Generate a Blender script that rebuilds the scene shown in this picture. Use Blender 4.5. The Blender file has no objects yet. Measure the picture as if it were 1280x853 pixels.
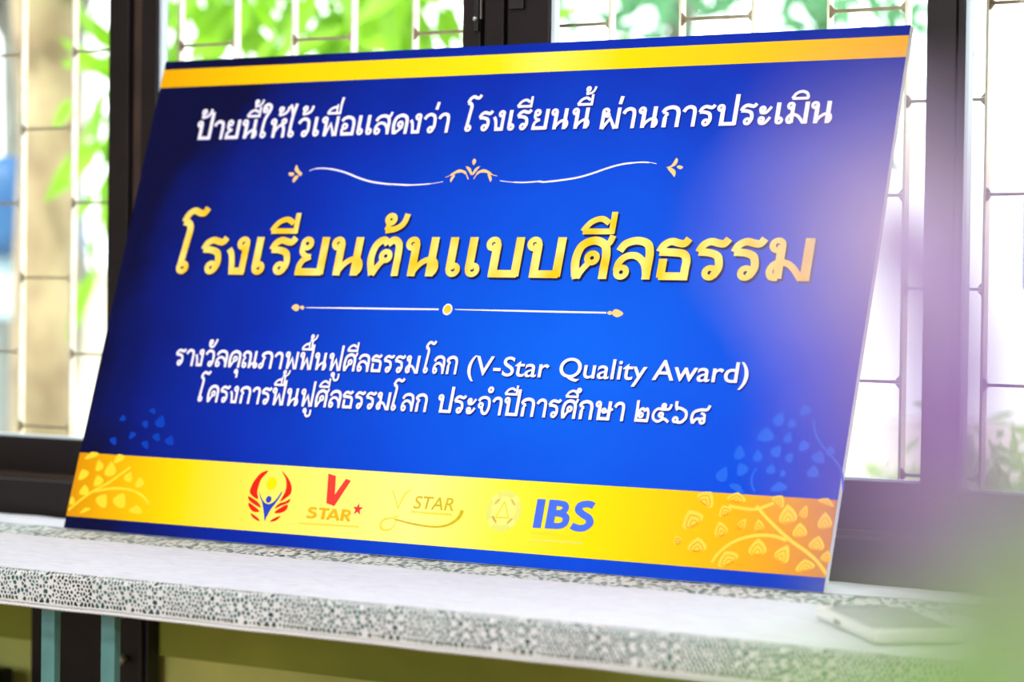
import bpy, bmesh, math, random
from mathutils import Matrix, Vector

# ---------------------------------------------------------------- camera, world, lights
SC = bpy.context.scene
COL = SC.collection
YAW, PITCH, ROLL = -0.60223, -0.020872, 0.012879
_f = Vector((math.sin(YAW) * math.cos(PITCH), math.cos(YAW) * math.cos(PITCH), math.sin(PITCH)))
_r = Vector((math.cos(YAW), -math.sin(YAW), 0.0))
_u = _r.cross(_f)
CR = _r * math.cos(ROLL) + _u * math.sin(ROLL)
CU = -_r * math.sin(ROLL) + _u * math.cos(ROLL)
CAMP = Vector((2.6355, -2.7271, 0.3530))
cam = bpy.data.cameras.new('camera')
cam.sensor_width = 36.0
cam.lens = 3330.87 / 1280 * 36.0
cam.clip_start = 0.02
cam.dof.use_dof = True
cam.dof.focus_distance = 3.37
cam.dof.aperture_fstop = 2.9
cam_o = bpy.data.objects.new('camera', cam)
cam_o.matrix_world = Matrix(((CR.x, CU.x, -_f.x, CAMP.x), (CR.y, CU.y, -_f.y, CAMP.y), (CR.z, CU.z, -_f.z, CAMP.z), (0, 0, 0, 1)))
COL.objects.link(cam_o)
SC.camera = cam_o
SC.view_settings.view_transform = 'Standard'
SC.view_settings.look = 'None'
SC.view_settings.exposure = 0.0
SC.view_settings.gamma = 1.0
SC.view_settings.use_curve_mapping = False

world = bpy.data.worlds.new('world')
SC.world = world
world.use_nodes = True
bg = world.node_tree.nodes['Background']
bg.inputs[0].default_value = (0.93, 0.96, 1.0, 1)
bg.inputs[1].default_value = 4.2

sun = bpy.data.lights.new('sun', 'SUN')
sun.energy = 4.5
sun.angle = 0.02
sun.color = (1.0, 0.97, 0.88)
sun_o = bpy.data.objects.new('sun', sun)
sun_o.rotation_euler = Vector((-0.25, 0.75, -1.0)).to_track_quat('-Z', 'Y').to_euler()
COL.objects.link(sun_o)

def area(name, loc, target, sx, sy, energy, color):
    l = bpy.data.lights.new(name, 'AREA')
    l.shape = 'RECTANGLE'; l.size = sx; l.size_y = sy; l.energy = energy; l.color = color
    o = bpy.data.objects.new(name, l)
    o.location = loc
    o.rotation_euler = (Vector(target) - Vector(loc)).to_track_quat('-Z', 'Y').to_euler()
    COL.objects.link(o)
    return o
area('ceiling_fill_light', (1.0, -1.9, 2.25), (1.0, -1.0, 0.0), 1.3, 0.3, 54, (0.98, 0.97, 1.0))  # overhead fill added to light the room, out of view
area('ceiling_fill_light', (2.9, -3.4, 2.25), (1.2, 0.0, 0.2), 1.3, 0.3, 48, (0.98, 0.97, 1.0))  # second added overhead fill, towards the back
area('camera_side_fill', (0.2, -4.5, 0.9), (0.7, 0.0, 0.3), 1.8, 1.8, 66, (0.93, 0.96, 1.0))  # fill added from the camera side; the back wall has no doorway
ART = {
    'orn_fill': [[(0.2875,0.5356),(0.2936,0.5279),(0.3007,0.5228),(0.2975,0.519),(0.2923,0.5229),(0.286,0.528)],[(0.2882,0.5094),(0.2859,0.515),(0.2898,0.5197),(0.295,0.519),(0.2935,0.5149)],[(0.2761,0.5223),(0.2785,0.5247),(0.2854,0.5239),(0.2862,0.5205),(0.2807,0.5192)],[(0.889,0.5228),(0.8963,0.5254),(0.9015,0.5348),(0.9047,0.5316),(0.9024,0.5253),(0.8952,0.5223)],[(0.891,0.5215),(0.8961,0.5223),(0.904,0.5174),(0.9037,0.5095),(0.8995,0.5135)],[(0.9046,0.5229),(0.9077,0.5252),(0.9142,0.5228),(0.9105,0.5197)],[(0.589,0.5397),(0.5929,0.5358),(0.5901,0.5302),(0.5866,0.535)]],
    'orn_curve': [[(0.3124,0.5259),(0.3176,0.5283),(0.3288,0.5298),(0.3455,0.529),(0.3625,0.5263),(0.3799,0.522),(0.3993,0.5156),(0.4199,0.51),(0.4382,0.5071),(0.4578,0.5051),(0.4601,0.5052),(0.4878,0.5037),(0.5127,0.5043),(0.531,0.5058),(0.545,0.508)],[(0.6372,0.5081),(0.6505,0.5063),(0.6745,0.5051),(0.6999,0.5062),(0.7071,0.5054),(0.7343,0.5076),(0.761,0.5113),(0.7817,0.5167),(0.7987,0.5221),(0.8157,0.5266),(0.8331,0.5292),(0.8524,0.5301),(0.8649,0.5294),(0.874,0.5277)]],
    'orn_gold': [[(0.5477,0.5139),(0.5553,0.5166),(0.5645,0.5214),(0.5714,0.5224),(0.5793,0.5193),(0.5857,0.5105)],[(0.5576,0.5064),(0.5585,0.5117),(0.5624,0.5169)],[(0.6317,0.5148),(0.6223,0.5167),(0.6133,0.5211),(0.6051,0.5218),(0.5987,0.5185),(0.5943,0.5109)],[(0.6225,0.5066),(0.621,0.5118),(0.616,0.518)],[(0.5775,0.529),(0.5842,0.5245),(0.59,0.5166)],[(0.6011,0.5286),(0.5954,0.5243),(0.5911,0.5165)]],
    'div_fill': [[(0.3301,0.3289),(0.3372,0.3341),(0.3443,0.3297),(0.3403,0.3237)],[(0.3444,0.3295),(0.3485,0.3323),(0.3528,0.3294),(0.35,0.3261)],[(0.8462,0.3298),(0.8517,0.3354),(0.8639,0.3297),(0.855,0.3247)],[(0.8394,0.3301),(0.8433,0.3329),(0.8472,0.33),(0.844,0.3274)]],
    'div_line': [[(0.3552,0.3293),(0.4285,0.3297),(0.5024,0.33),(0.5778,0.3305)],[(0.6039,0.3308),(0.6849,0.3305),(0.7637,0.3303),(0.8383,0.3303)]],
    'div_dot': (0.5923,0.3306),
    'lg_red': [[(0.3478,0.1005),(0.3387,0.089),(0.3364,0.0801),(0.3359,0.0712),(0.3397,0.0612),(0.3313,0.0636),(0.3235,0.0691),(0.324,0.0779),(0.3287,0.0884),(0.3367,0.097)],[(0.3706,0.1009),(0.3791,0.0926),(0.3835,0.0827),(0.3833,0.0725),(0.3783,0.0598),(0.3862,0.0646),(0.3935,0.0716),(0.3928,0.0803),(0.3874,0.0887),(0.378,0.0969)],[(0.3224,0.0639),(0.3301,0.0614),(0.3405,0.0569),(0.3478,0.05),(0.338,0.0523),(0.3253,0.0582)],[(0.3252,0.0552),(0.3387,0.0495),(0.3465,0.0441),(0.3365,0.0435),(0.3278,0.0488)],[(0.3325,0.041),(0.3438,0.0366),(0.3507,0.0315),(0.343,0.0329),(0.3355,0.0369)],[(0.3944,0.0644),(0.3873,0.0603),(0.3772,0.0569),(0.3717,0.05),(0.3815,0.0542),(0.393,0.0592)],[(0.3919,0.0563),(0.3821,0.0521),(0.3722,0.0442),(0.3839,0.0449),(0.3918,0.0497)],[(0.3841,0.0406),(0.3733,0.0363),(0.368,0.032),(0.3776,0.0337)]],
    'lg_blue': [[(0.3395,0.0714),(0.3454,0.063),(0.3525,0.0568),(0.3603,0.0551),(0.3677,0.0585),(0.3732,0.0653),(0.3783,0.0744),(0.3772,0.0678),(0.3702,0.0557),(0.3648,0.0481),(0.3598,0.0355),(0.359,0.0315),(0.3551,0.0417),(0.3494,0.0545),(0.3436,0.0629)]],
    'lg_head': (0.3583,0.0616),
    'lg_sun': (0.3576,0.0834),
    'v_red': [(0.4499,0.1019),(0.4631,0.0993),(0.4673,0.0744),(0.4806,0.0964),(0.4891,0.0942),(0.4702,0.0591),(0.4561,0.0622)],
    'star': (0.5097,0.0572),
    'star_txt': [(0.4266,0.0403),(0.5045,0.0409),(0.4265,0.0554)],
    'cap1': [(0.4178,0.0326),(0.5158,0.0339)],
    'v3': [[(0.5594,0.0846),(0.5653,0.0773),(0.5739,0.0616)],[(0.5739,0.0616),(0.5767,0.071),(0.5812,0.0817),(0.5889,0.088)]],
    'sw': [[(0.5767,0.0525),(0.5677,0.049),(0.5555,0.0465),(0.5508,0.0393),(0.5543,0.0337),(0.5631,0.0326),(0.5719,0.0372),(0.5742,0.0454),(0.5769,0.049)],[(0.5707,0.0481),(0.5774,0.0468),(0.597,0.044),(0.6197,0.042),(0.6392,0.0417),(0.655,0.0448),(0.6672,0.0513),(0.6736,0.0596),(0.6747,0.0656)]],
    'star3': [(0.598,0.0636),(0.661,0.064),(0.5982,0.081)],
    'cap3': [(0.5963,0.0589),(0.6601,0.0588)],
    'em4': (0.7381,0.0686),
    'em4edge': [(0.7717,0.0699),(0.731,0.1018)],
    'tri4': [(0.7373,0.0802),(0.7279,0.0597),(0.7472,0.0602)],
    'ibs': [(0.7852,0.0501),(0.8732,0.0514),(0.7857,0.0868)],
    'cap4': [(0.7845,0.0436),(0.8701,0.0439)],
    'cap5': [(0.7856,0.0349),(0.8633,0.0354)],
    'leafR': [(1.0112,0.0746,0.0162,0.012),(1.0541,0.0875,0.0097,0.0072),(1.0263,0.1007,0.0144,0.0096),(1.08,0.0725,0.0062,0.0079),(1.0529,0.0644,0.0098,0.0103),(1.1031,0.0724,0.0069,0.0079),(1.139,0.0873,0.0129,0.0125),(1.1591,0.0917,0.006,0.0086),(1.1882,0.0826,0.0101,0.0108),(1.1577,0.0696,0.0102,0.0094),(1.1061,0.0457,0.013,0.011),(1.1403,0.0402,0.0111,0.0117),(1.1825,0.0557,0.011,0.0092),(1.1969,0.0411,0.0076,0.0077),(1.1716,0.029,0.0136,0.0077),(0.9962,0.0478,0.0063,0.0064),(1.0681,0.0304,0.0158,0.0094),(1.0244,0.0433,0.0142,0.0095),(1.0671,0.1043,0.0141,0.0064),(1.1859,0.1059,0.0119,0.0047),(1.1239,0.1038,0.0104,0.0071)],
    'leafRb': [(1.1066,0.2022,0.0079,0.0096),(1.0924,0.1822,0.0123,0.0096),(1.1227,0.1803,0.0061,0.0072),(1.0608,0.1588,0.008,0.0096),(1.0863,0.1561,0.0071,0.008),(1.1099,0.1631,0.0079,0.0079),(1.1286,0.1566,0.0061,0.0064),(1.1452,0.1718,0.0078,0.0071),(1.1666,0.1585,0.0103,0.0079),(1.0424,0.1313,0.0089,0.0104),(1.068,0.1391,0.0088,0.0088),(1.1067,0.1411,0.007,0.0064),(1.1233,0.1372,0.0043,0.0047),(1.1627,0.1409,0.0086,0.0078),(1.1807,0.1671,0.0068,0.0063),(1.0649,0.1164,0.0124,0.0048),(1.121,0.1202,0.0121,0.0063),(1.1396,0.2148,0.0087,0.0072),(1.1249,0.1981,0.0061,0.0064)],
    'brR': [[(1.2002,0.0218),(1.1859,0.0357),(1.1685,0.0469),(1.1496,0.0566),(1.1299,0.0694),(1.1118,0.0825),(1.0994,0.0928),(1.0952,0.0964)],[(1.1425,0.0576),(1.1208,0.0619),(1.0931,0.0591),(1.0699,0.0496),(1.0546,0.0358),(1.0478,0.0242)],[(1.0582,0.0942),(1.0765,0.0921),(1.0977,0.0927),(1.1271,0.1056)]],
    'brRb': [[(1.0905,0.1131),(1.0848,0.1207),(1.0829,0.1318),(1.0871,0.1417)],[(1.2056,0.1212),(1.198,0.1459),(1.1835,0.1609),(1.1694,0.1729),(1.1583,0.1867),(1.1526,0.2041)]],
    'leafL': [(0.0239,0.106,0.0142,0.0048),(0.0425,0.0914,0.0079,0.0087),(0.0651,0.0871,0.0114,0.0114),(0.0468,0.0699,0.0097,0.0087),(0.0159,0.0778,0.0106,0.008),(0.0242,0.0551,0.0097,0.008),(0.0618,0.0424,0.0131,0.01),(0.0949,0.0444,0.0138,0.0112),(0.1012,0.0783,0.0086,0.0079),(0.1241,0.0715,0.0086,0.0079),(0.1279,0.033,0.0136,0.0065),(0.0054,0.0391,0.0054,0.0067),(0.0341,0.0273,0.0105,0.0034),(0.0763,0.104,0.0105,0.0066)],
    'leafLb': [(0.1381,0.1595,0.0103,0.0093),(0.1625,0.1336,0.0093,0.0073),(0.1371,0.1379,0.0085,0.0059),(0.1112,0.1556,0.0069,0.0054),(0.1198,0.1749,0.007,0.0041),(0.1193,0.1263,0.0086,0.0053),(0.0913,0.1385,0.007,0.0054),(0.067,0.162,0.0062,0.0047),(0.0586,0.1289,0.0079,0.0054)],
    'brL': [[(0.0022,0.0254),(0.0196,0.04),(0.0405,0.0547),(0.0683,0.0698),(0.0889,0.0843),(0.1005,0.093)],[(0.044,0.0549),(0.0744,0.0607),(0.106,0.0611),(0.1323,0.0546),(0.1496,0.0423)]],
}

# ---------------------------------------------------------------- helpers
def srgb(r, g, b):
    def c(v):
        v /= 255.0
        return v / 12.92 if v <= 0.04045 else ((v + 0.055) / 1.055) ** 2.4
    return (c(r), c(g), c(b), 1.0)

def mat(name, col, rough=0.5, metal=0.0, noise=0.0, nscale=20.0, bump=0.0, bscale=200.0, spec=0.5, col2=None, sub=0.0, stretch=None):
    m = bpy.data.materials.new(name); m.use_nodes = True
    nt = m.node_tree; b = nt.nodes['Principled BSDF']
    b.inputs['Base Color'].default_value = col
    b.inputs['Roughness'].default_value = rough
    b.inputs['Metallic'].default_value = metal
    b.inputs['Specular IOR Level'].default_value = spec
    tc = nt.nodes.new('ShaderNodeTexCoord'); mp = nt.nodes.new('ShaderNodeMapping')
    nt.links.new(tc.outputs['Object'], mp.inputs[0])
    if stretch: mp.inputs['Scale'].default_value = stretch
    if noise > 0 or col2:
        n = nt.nodes.new('ShaderNodeTexNoise'); n.inputs['Scale'].default_value = nscale; n.inputs['Detail'].default_value = 4
        r = nt.nodes.new('ShaderNodeValToRGB')
        nt.links.new(mp.outputs[0], n.inputs['Vector']); nt.links.new(n.outputs['Fac'], r.inputs[0])
        c2 = col2 or tuple([v * (1 - noise) for v in col[:3]] + [1])
        r.color_ramp.elements[0].position = 0.35; r.color_ramp.elements[1].position = 0.65
        r.color_ramp.elements[0].color = c2; r.color_ramp.elements[1].color = col
        nt.links.new(r.outputs[0], b.inputs['Base Color'])
    if bump > 0:
        n2 = nt.nodes.new('ShaderNodeTexNoise'); n2.inputs['Scale'].default_value = bscale
        bp = nt.nodes.new('ShaderNodeBump'); bp.inputs['Strength'].default_value = bump; bp.inputs['Distance'].default_value = 0.002
        nt.links.new(mp.outputs[0], n2.inputs['Vector']); nt.links.new(n2.outputs['Fac'], bp.inputs['Height'])
        nt.links.new(bp.outputs[0], b.inputs['Normal'])
    if sub > 0:
        tr = nt.nodes.new('ShaderNodeBsdfTranslucent'); mx = nt.nodes.new('ShaderNodeMixShader')
        tr.inputs[0].default_value = col; mx.inputs[0].default_value = sub
        out = nt.nodes['Material Output']
        nt.links.new(b.outputs[0], mx.inputs[1]); nt.links.new(tr.outputs[0], mx.inputs[2]); nt.links.new(mx.outputs[0], out.inputs[0])
    return m

def link(name, me, parent=None, loc=(0, 0, 0), rot=(0, 0, 0)):
    o = bpy.data.objects.new(name, me); COL.objects.link(o)
    o.location = loc; o.rotation_euler = rot
    if parent: o.parent = parent
    return o

def empty(name, loc=(0, 0, 0), rot=(0, 0, 0), parent=None):
    return link(name, None, parent, loc, rot)

def tag(o, label=None, cat=None, group=None, kind=None):
    if label: o['label'] = label
    if cat: o['category'] = cat
    if group: o['group'] = group
    if kind: o['kind'] = kind
    return o

class MB:
    def __init__(s): s.v = []; s.f = []; s.smooth = False
    def add(s, vs, fs):
        b = len(s.v); s.v += [tuple(v) for v in vs]; s.f += [tuple(i + b for i in f) for f in fs]; return s
    def box(s, x0, x1, y0, y1, z0, z1, c=0.0):
        if c <= 0:
            vs = [(x0, y0, z0), (x1, y0, z0), (x1, y1, z0), (x0, y1, z0), (x0, y0, z1), (x1, y0, z1), (x1, y1, z1), (x0, y1, z1)]
            return s.add(vs, [(0, 3, 2, 1), (4, 5, 6, 7), (0, 1, 5, 4), (1, 2, 6, 5), (2, 3, 7, 6), (3, 0, 4, 7)])
        bm = bmesh.new(); bmesh.ops.create_cube(bm, size=1)
        for v in bm.verts:
            v.co = Vector(((x0 + x1) / 2 + v.co.x * (x1 - x0), (y0 + y1) / 2 + v.co.y * (y1 - y0), (z0 + z1) / 2 + v.co.z * (z1 - z0)))
        bmesh.ops.bevel(bm, geom=list(bm.edges), offset=c, segments=2, affect='EDGES', profile=0.5)
        bm.verts.index_update()
        s.add([v.co[:] for v in bm.verts], [[v.index for v in f.verts] for f in bm.faces]); bm.free(); return s
    def tube(s, pts, rad, n=10, caps=True):
        pts = [Vector(p) for p in pts]; rads = rad if isinstance(rad, (list, tuple)) else [rad] * len(pts)
        vs = []; fs = []; up = Vector((0, 0, 1)); prev = None
        for i, p in enumerate(pts):
            d = (pts[min(i + 1, len(pts) - 1)] - pts[max(i - 1, 0)]).normalized()
            a = prev - d * prev.dot(d) if prev is not None else (d.cross(up) if abs(d.dot(up)) < 0.95 else d.cross(Vector((1, 0, 0))))
            a.normalize(); prev = a; b = d.cross(a)
            for k in range(n):
                t = 2 * math.pi * k / n; vs.append(p + (a * math.cos(t) + b * math.sin(t)) * rads[i])
        for i in range(len(pts) - 1):
            for k in range(n):
                fs.append((i * n + k, i * n + (k + 1) % n, (i + 1) * n + (k + 1) % n, (i + 1) * n + k))
        if caps: fs.append(tuple(range(n - 1, -1, -1))); fs.append(tuple((len(pts) - 1) * n + k for k in range(n)))
        return s.add(vs, fs)
    def lathe(s, prof, n=24, c=(0, 0, 0)):
        vs = []; fs = []
        for r, z in prof:
            for k in range(n):
                t = 2 * math.pi * k / n; vs.append((c[0] + r * math.cos(t), c[1] + r * math.sin(t), c[2] + z))
        for i in range(len(prof) - 1):
            for k in range(n): fs.append((i * n + k, i * n + (k + 1) % n, (i + 1) * n + (k + 1) % n, (i + 1) * n + k))
        fs.append(tuple(range(n - 1, -1, -1))); fs.append(tuple((len(prof) - 1) * n + k for k in range(n)))
        return s.add(vs, fs)
    def mesh(s, name, m=None, smooth=None):
        me = bpy.data.meshes.new(name); me.from_pydata(s.v, [], s.f); me.update()
        if m: me.materials.append(m)
        if smooth if smooth is not None else s.smooth:
            for p in me.polygons: p.use_smooth = True
        return me
    def build(s, name, m, parent=None, loc=(0, 0, 0), rot=(0, 0, 0), smooth=False):
        return link(name, s.mesh(name, m, smooth), parent, loc, rot)

def box(name, m, parent, *a, c=0.0): return MB().box(*a, c=c).build(name, m, parent)

# ---------------------------------------------------------------- materials
M_frame = mat('dark_brown_frame', srgb(22, 14, 17), 0.5, noise=0.3, nscale=12, bump=0.05, spec=0.3)
M_frame_light = mat('worn_brown_frame', srgb(66, 50, 40), 0.5, noise=0.35, nscale=14)
M_gasket = mat('pale_gasket', srgb(200, 215, 225), 0.4)
M_wall = mat('cream_wall', srgb(214, 206, 180), 0.8, noise=0.06, nscale=6, bump=0.1)
M_olive = mat('olive_paint', srgb(228, 236, 132), 0.75, noise=0.14, nscale=7, bump=0.15, bscale=120)
M_olive_dark = mat('dark_olive_band', srgb(166, 176, 62), 0.75, noise=0.15, nscale=9, bump=0.1)
M_floor = mat('terracotta_floor', srgb(150, 104, 84), 0.5, noise=0.2, nscale=5)
M_tile = mat('terracotta_tile', srgb(164, 112, 90), 0.4, noise=0.2, nscale=9)
M_ceil = mat('white_ceiling', srgb(225, 225, 220), 0.9, noise=0.04, nscale=4)
M_bar = mat('cream_rusty_bar', srgb(246, 240, 228), 0.55, nscale=26, col2=srgb(236, 214, 182))
M_rust = mat('rusty_bar', srgb(168, 150, 124), 0.7, nscale=30, col2=srgb(120, 96, 70))
M_teal = mat('teal_paint', srgb(92, 146, 142), 0.45, noise=0.2, nscale=16)
M_black = mat('black_lacquer', srgb(14, 12, 14), 0.5, noise=0.3, nscale=30)
M_chrome = mat('brushed_steel', srgb(190, 190, 190), 0.3, metal=0.9)
M_wood = mat('reddish_wood', srgb(120, 74, 60), 0.5, noise=0.35, nscale=10, stretch=(1, 6, 6))

def glass_mat():
    m = bpy.data.materials.new('window_glass'); m.use_nodes = True; nt = m.node_tree
    nt.nodes.remove(nt.nodes['Principled BSDF'])
    t = nt.nodes.new('ShaderNodeBsdfTransparent'); t.inputs[0].default_value = (0.94, 0.97, 0.96, 1)
    g = nt.nodes.new('ShaderNodeBsdfGlossy'); g.inputs['Roughness'].default_value = 0.02
    x = nt.nodes.new('ShaderNodeMixShader'); x.inputs[0].default_value = 0.05
    nt.links.new(t.outputs[0], x.inputs[1]); nt.links.new(g.outputs[0], x.inputs[2]); nt.links.new(x.outputs[0], nt.nodes['Material Output'].inputs[0])
    return m
M_glass = glass_mat()

def weave_mat(name, col, amount=0.5):
    m = mat(name, col, 0.85, spec=0.2, sub=0.12)
    nt = m.node_tree; b = nt.nodes['Principled BSDF']; tc = nt.nodes['Texture Coordinate']
    mp = nt.nodes.new('ShaderNodeMapping'); mp.inputs['Scale'].default_value = (14, 150, 60)
    n = nt.nodes.new('ShaderNodeTexNoise'); n.inputs['Scale'].default_value = 3.0; n.inputs['Detail'].default_value = 6
    bp = nt.nodes.new('ShaderNodeBump'); bp.inputs['Strength'].default_value = amount; bp.inputs['Distance'].default_value = 0.002
    nt.links.new(tc.outputs['Object'], mp.inputs[0]); nt.links.new(mp.outputs[0], n.inputs['Vector'])
    nt.links.new(n.outputs['Fac'], bp.inputs['Height']); nt.links.new(bp.outputs[0], b.inputs['Normal'])
    r = nt.nodes.new('ShaderNodeValToRGB'); r.color_ramp.elements[0].position = 0.3; r.color_ramp.elements[1].position = 0.55
    r.color_ramp.elements[0].color = tuple([v * 0.80 for v in col[:3]] + [1]); r.color_ramp.elements[1].color = col
    nt.links.new(n.outputs['Fac'], r.inputs[0]); nt.links.new(r.outputs[0], b.inputs['Base Color'])
    return m
M_cloth = weave_mat('white_woven_cotton', srgb(240, 242, 252))
M_lace = mat('white_crochet_thread', srgb(232, 236, 236), 0.85, spec=0.2, sub=0.15)

# ---------------------------------------------------------------- the room shell
def struct(o): o['kind'] = 'structure'; return o
RX0, RX1, RY0, WY = -2.6, 4.2, -4.7, 0.20      # left, right, back, inner face of the window wall
ZF, ZC = -0.75, 2.35
WX0, WX1, WZ1 = -1.02, 2.06, 1.46              # window opening
fl = struct(box('floor', M_floor, None, RX0, RX1, RY0, WY + 0.17, ZF - 0.1, ZF))
struct(box('ceiling', M_ceil, None, RX0, RX1, RY0, WY + 0.17, ZC, ZC + 0.1))
struct(box('wall_left', M_wall, None, RX0 - 0.15, RX0, RY0, WY + 0.17, ZF, ZC))
struct(box('wall_right', M_wall, None, RX1, RX1 + 0.15, RY0, WY + 0.17, ZF, ZC))
struct(box('wall_back', M_wall, None, RX0, RX1, RY0 - 0.15, RY0, ZF, ZC))
w = MB()
w.box(RX0, WX0, WY, WY + 0.17, ZF, ZC).box(WX1, RX1, WY, WY + 0.17, ZF, ZC).box(WX0, WX1, WY, WY + 0.17, WZ1, ZC)
struct(w.build('wall_front', M_wall))
struct(box('wall_under_window', M_olive, None, WX0, WX1, WY, WY + 0.17, ZF, 0.0))
struct(box('trim_1', M_olive_dark, None, RX0 + 0.01, RX1 - 0.01, WY - 0.014, WY - 0.0005, -0.195, -0.03))  # darker olive band along the wall, slightly proud of its face
# floor tiles near the table
tile = MB().box(-0.148, 0.148, -0.148, 0.148, 0.0, 0.006, c=0.002).mesh('tile', M_tile)
for i in range(12):
    for j in range(6):
        o = link('tile', tile, fl, (-0.9 + i * 0.3, -1.65 + j * 0.3, ZF))

# window sill and fixed frame
sill = MB()
y0 = 0.14; y1 = 0.122
sill.add([(WX0, y0, 0.0), (WX1, y1, 0.0), (WX1, WY + 0.06, 0.0), (WX0, WY + 0.06, 0.0),
          (WX0, y0, 0.052), (WX1, y1, 0.056), (WX1, WY + 0.06, 0.05), (WX0, WY + 0.06, 0.05)],
         [(0, 3, 2, 1), (4, 5, 6, 7), (0, 1, 5, 4), (1, 2, 6, 5), (2, 3, 7, 6), (3, 0, 4, 7)])
so = struct(sill.build('trim_2', M_frame)); so['label'] = 'dark brown window sill board behind the table'
struct(MB().box(WX0, WX1, 0.196, 0.208, 0.0501, 0.058).build('trim_3', M_frame_light))
struct(box('trim_4', M_frame, None, WX0, WX1, WY + 0.005, WY + 0.075, WZ1 - 0.05, WZ1))
struct(box('trim_5', M_frame, None, WX0, WX0 + 0.03, WY + 0.005, WY + 0.075, 0.05, WZ1 - 0.05))
struct(box('trim_6', M_frame, None, WX1 - 0.03, WX1, WY + 0.005, WY + 0.075, 0.05, WZ1 - 0.05))

def sash(n, xl0, xl1, xr0, xr1, y, zr, gl, gr, d=0.026):
    """sliding sash: left stile xl0..xl1, right stile xr0..xr1, rail top zr, pale gasket flags"""
    t = struct(empty('window_%d' % n, (0, 0, 0)))
    zt = WZ1 - 0.055
    box('stile', M_frame, t, xl0, xl1, y, y + d, 0.052, zt, c=0.0015)
    box('stile', M_frame, t, xr0, xr1, y, y + d, 0.052, zt, c=0.0015)
    box('bottom_rail', M_frame, t, xl1 + 0.0003, xr0 - 0.0003, y + 0.002, y + d - 0.002, 0.054, zr, c=0.0015)
    box('top_rail', M_frame, t, xl1 + 0.0003, xr0 - 0.0003, y + 0.002, y + d - 0.002, zt - 0.06, zt, c=0.0015)
    g = 0.0055
    if gl: box('gasket', M_gasket, t, xl1 + 0.0003, xl1 + g, y + 0.006, y + 0.018, zr + 0.0003, zt - 0.0605)
    if gr: box('gasket', M_gasket, t, xr0 - g, xr0 - 0.0003, y + 0.006, y + 0.018, zr + 0.0003, zt - 0.0605)
    box('gasket', M_gasket, t, xl1 + g + 0.0005, xr0 - g - 0.0005, y + 0.005, y + 0.018, zr + 0.0003, zr + 0.0035)
    box('glass_pane', M_glass, t, xl1 + 0.0006, xr0 - 0.0006, y + 0.011, y + 0.0135, zr + 0.004, zt - 0.061)
    return t
YF = 0.215
sash(1, WX0 + 0.031, WX0 + 0.08, -0.1245, -0.0850, YF, 0.111, True, False)
w2 = sash(2, -0.0598, -0.0290, 0.5252, 0.5545, YF, 0.1150, True, False)
w3 = sash(3, 0.5985, 0.6655, 1.2155, 1.2545, YF, 0.1178, True, False)
sash(4, 1.2552, 1.2630, 1.965, WX1 - 0.031, YF + 0.002, 0.1115, True, False, d=0.024)
struct(box('trim_7', M_frame_light, None, -0.0845, -0.0603, YF + 0.012, YF + 0.045, 0.052, WZ1 - 0.05))
struct(box('trim_8', M_frame, None, 0.5550, 0.5980, YF + 0.010, YF + 0.045, 0.052, WZ1 - 0.05))
# interlock and latch on the meeting stiles
box('interlock', M_frame, w2, 0.5628, 0.5938, YF - 0.002, YF + 0.0095, 0.054, WZ1 - 0.06, c=0.001)
box('latch', M_frame, w3, 0.603, 0.618, YF - 0.012, YF - 0.0004, 0.742, 0.83, c=0.002)
box('latch_tongue', M_black, w3, 0.604, 0.628, YF - 0.006, YF - 0.0004, 0.722, 0.7415, c=0.001)
lt = box('latch', M_black, w2, 0.5475, 0.5545, YF - 0.006, YF - 0.0004, 0.695, 0.83, c=0.001)
MB().lathe([(0.0001, 0), (0.0032, 0.0), (0.0036, 0.002), (0.002, 0.004), (0.0001, 0.0045)], 12).build('screw', M_chrome, lt, (0.5512, YF - 0.0062, 0.712), (math.pi / 2, 0, 0), True)
box('pull', M_chrome, w2, 0.5562, 0.5578, YF - 0.003, YF + 0.0005, 0.712, 0.86)
MB().lathe([(0.0001, 0), (0.0018, 0.0), (0.0018, 0.001), (0.0001, 0.0015)], 10).build('screw', M_gasket, w3, (1.247, YF - 0.0002, 0.172), (math.pi / 2, 0, 0), True)

# ---------------------------------------------------------------- steel grille outside the panes
gr = tag(empty('window_grille', (0.5, 0.31, 0.05)), 'cream painted steel security grille with rusty joints outside the window glass', 'grille')
bar = MB().box(-0.0018, 0.0018, -0.003, 0.0105, 0.0, 1.40, c=0.0005).mesh('bar', M_bar)
P = 0.11007
xs = [-0.3983 + P * k for k in range(-5, 22)]
for x in xs:
    link('bar', bar, gr, (x - 0.5, 0, 0.012))
cb = MB().box(-P / 2 + 0.0020, P / 2 - 0.0020, -0.0022, 0.0060, -0.0018, 0.0018).mesh('crossbar', M_rust)
fil = MB()
for sx in (-1, 1):
    for sz in (-1, 1):
        e = P / 2 - 0.0019
        fil.add([(sx * e, -0.002, sz * 0.0023), (sx * (e - 0.006), -0.002, sz * 0.0023), (sx * e, -0.002, sz * 0.0085),
                 (sx * e, 0.002, sz * 0.0023), (sx * (e - 0.006), 0.002, sz * 0.0023), (sx * e, 0.002, sz * 0.0085)],
                [(0, 1, 2), (5, 4, 3), (0, 3, 4, 1), (1, 4, 5, 2), (2, 5, 3, 0)])
filme = fil.mesh('weld', M_rust)
for i in range(len(xs) - 1):
    k = i - 5
    zs = [0.708 + 0.2352 * q for q in range(-2, 4)] if k % 2 == 1 or k == -1 else [0.590 + 0.2345 * q for q in range(-2, 4)]
    for z in zs:
        c = link('crossbar', cb, gr, (xs[i] + P / 2 - 0.5, 0, z - 0.05))
        link('weld', filme, c, (0, 0, 0))['kind'] = 'stuff'

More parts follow.
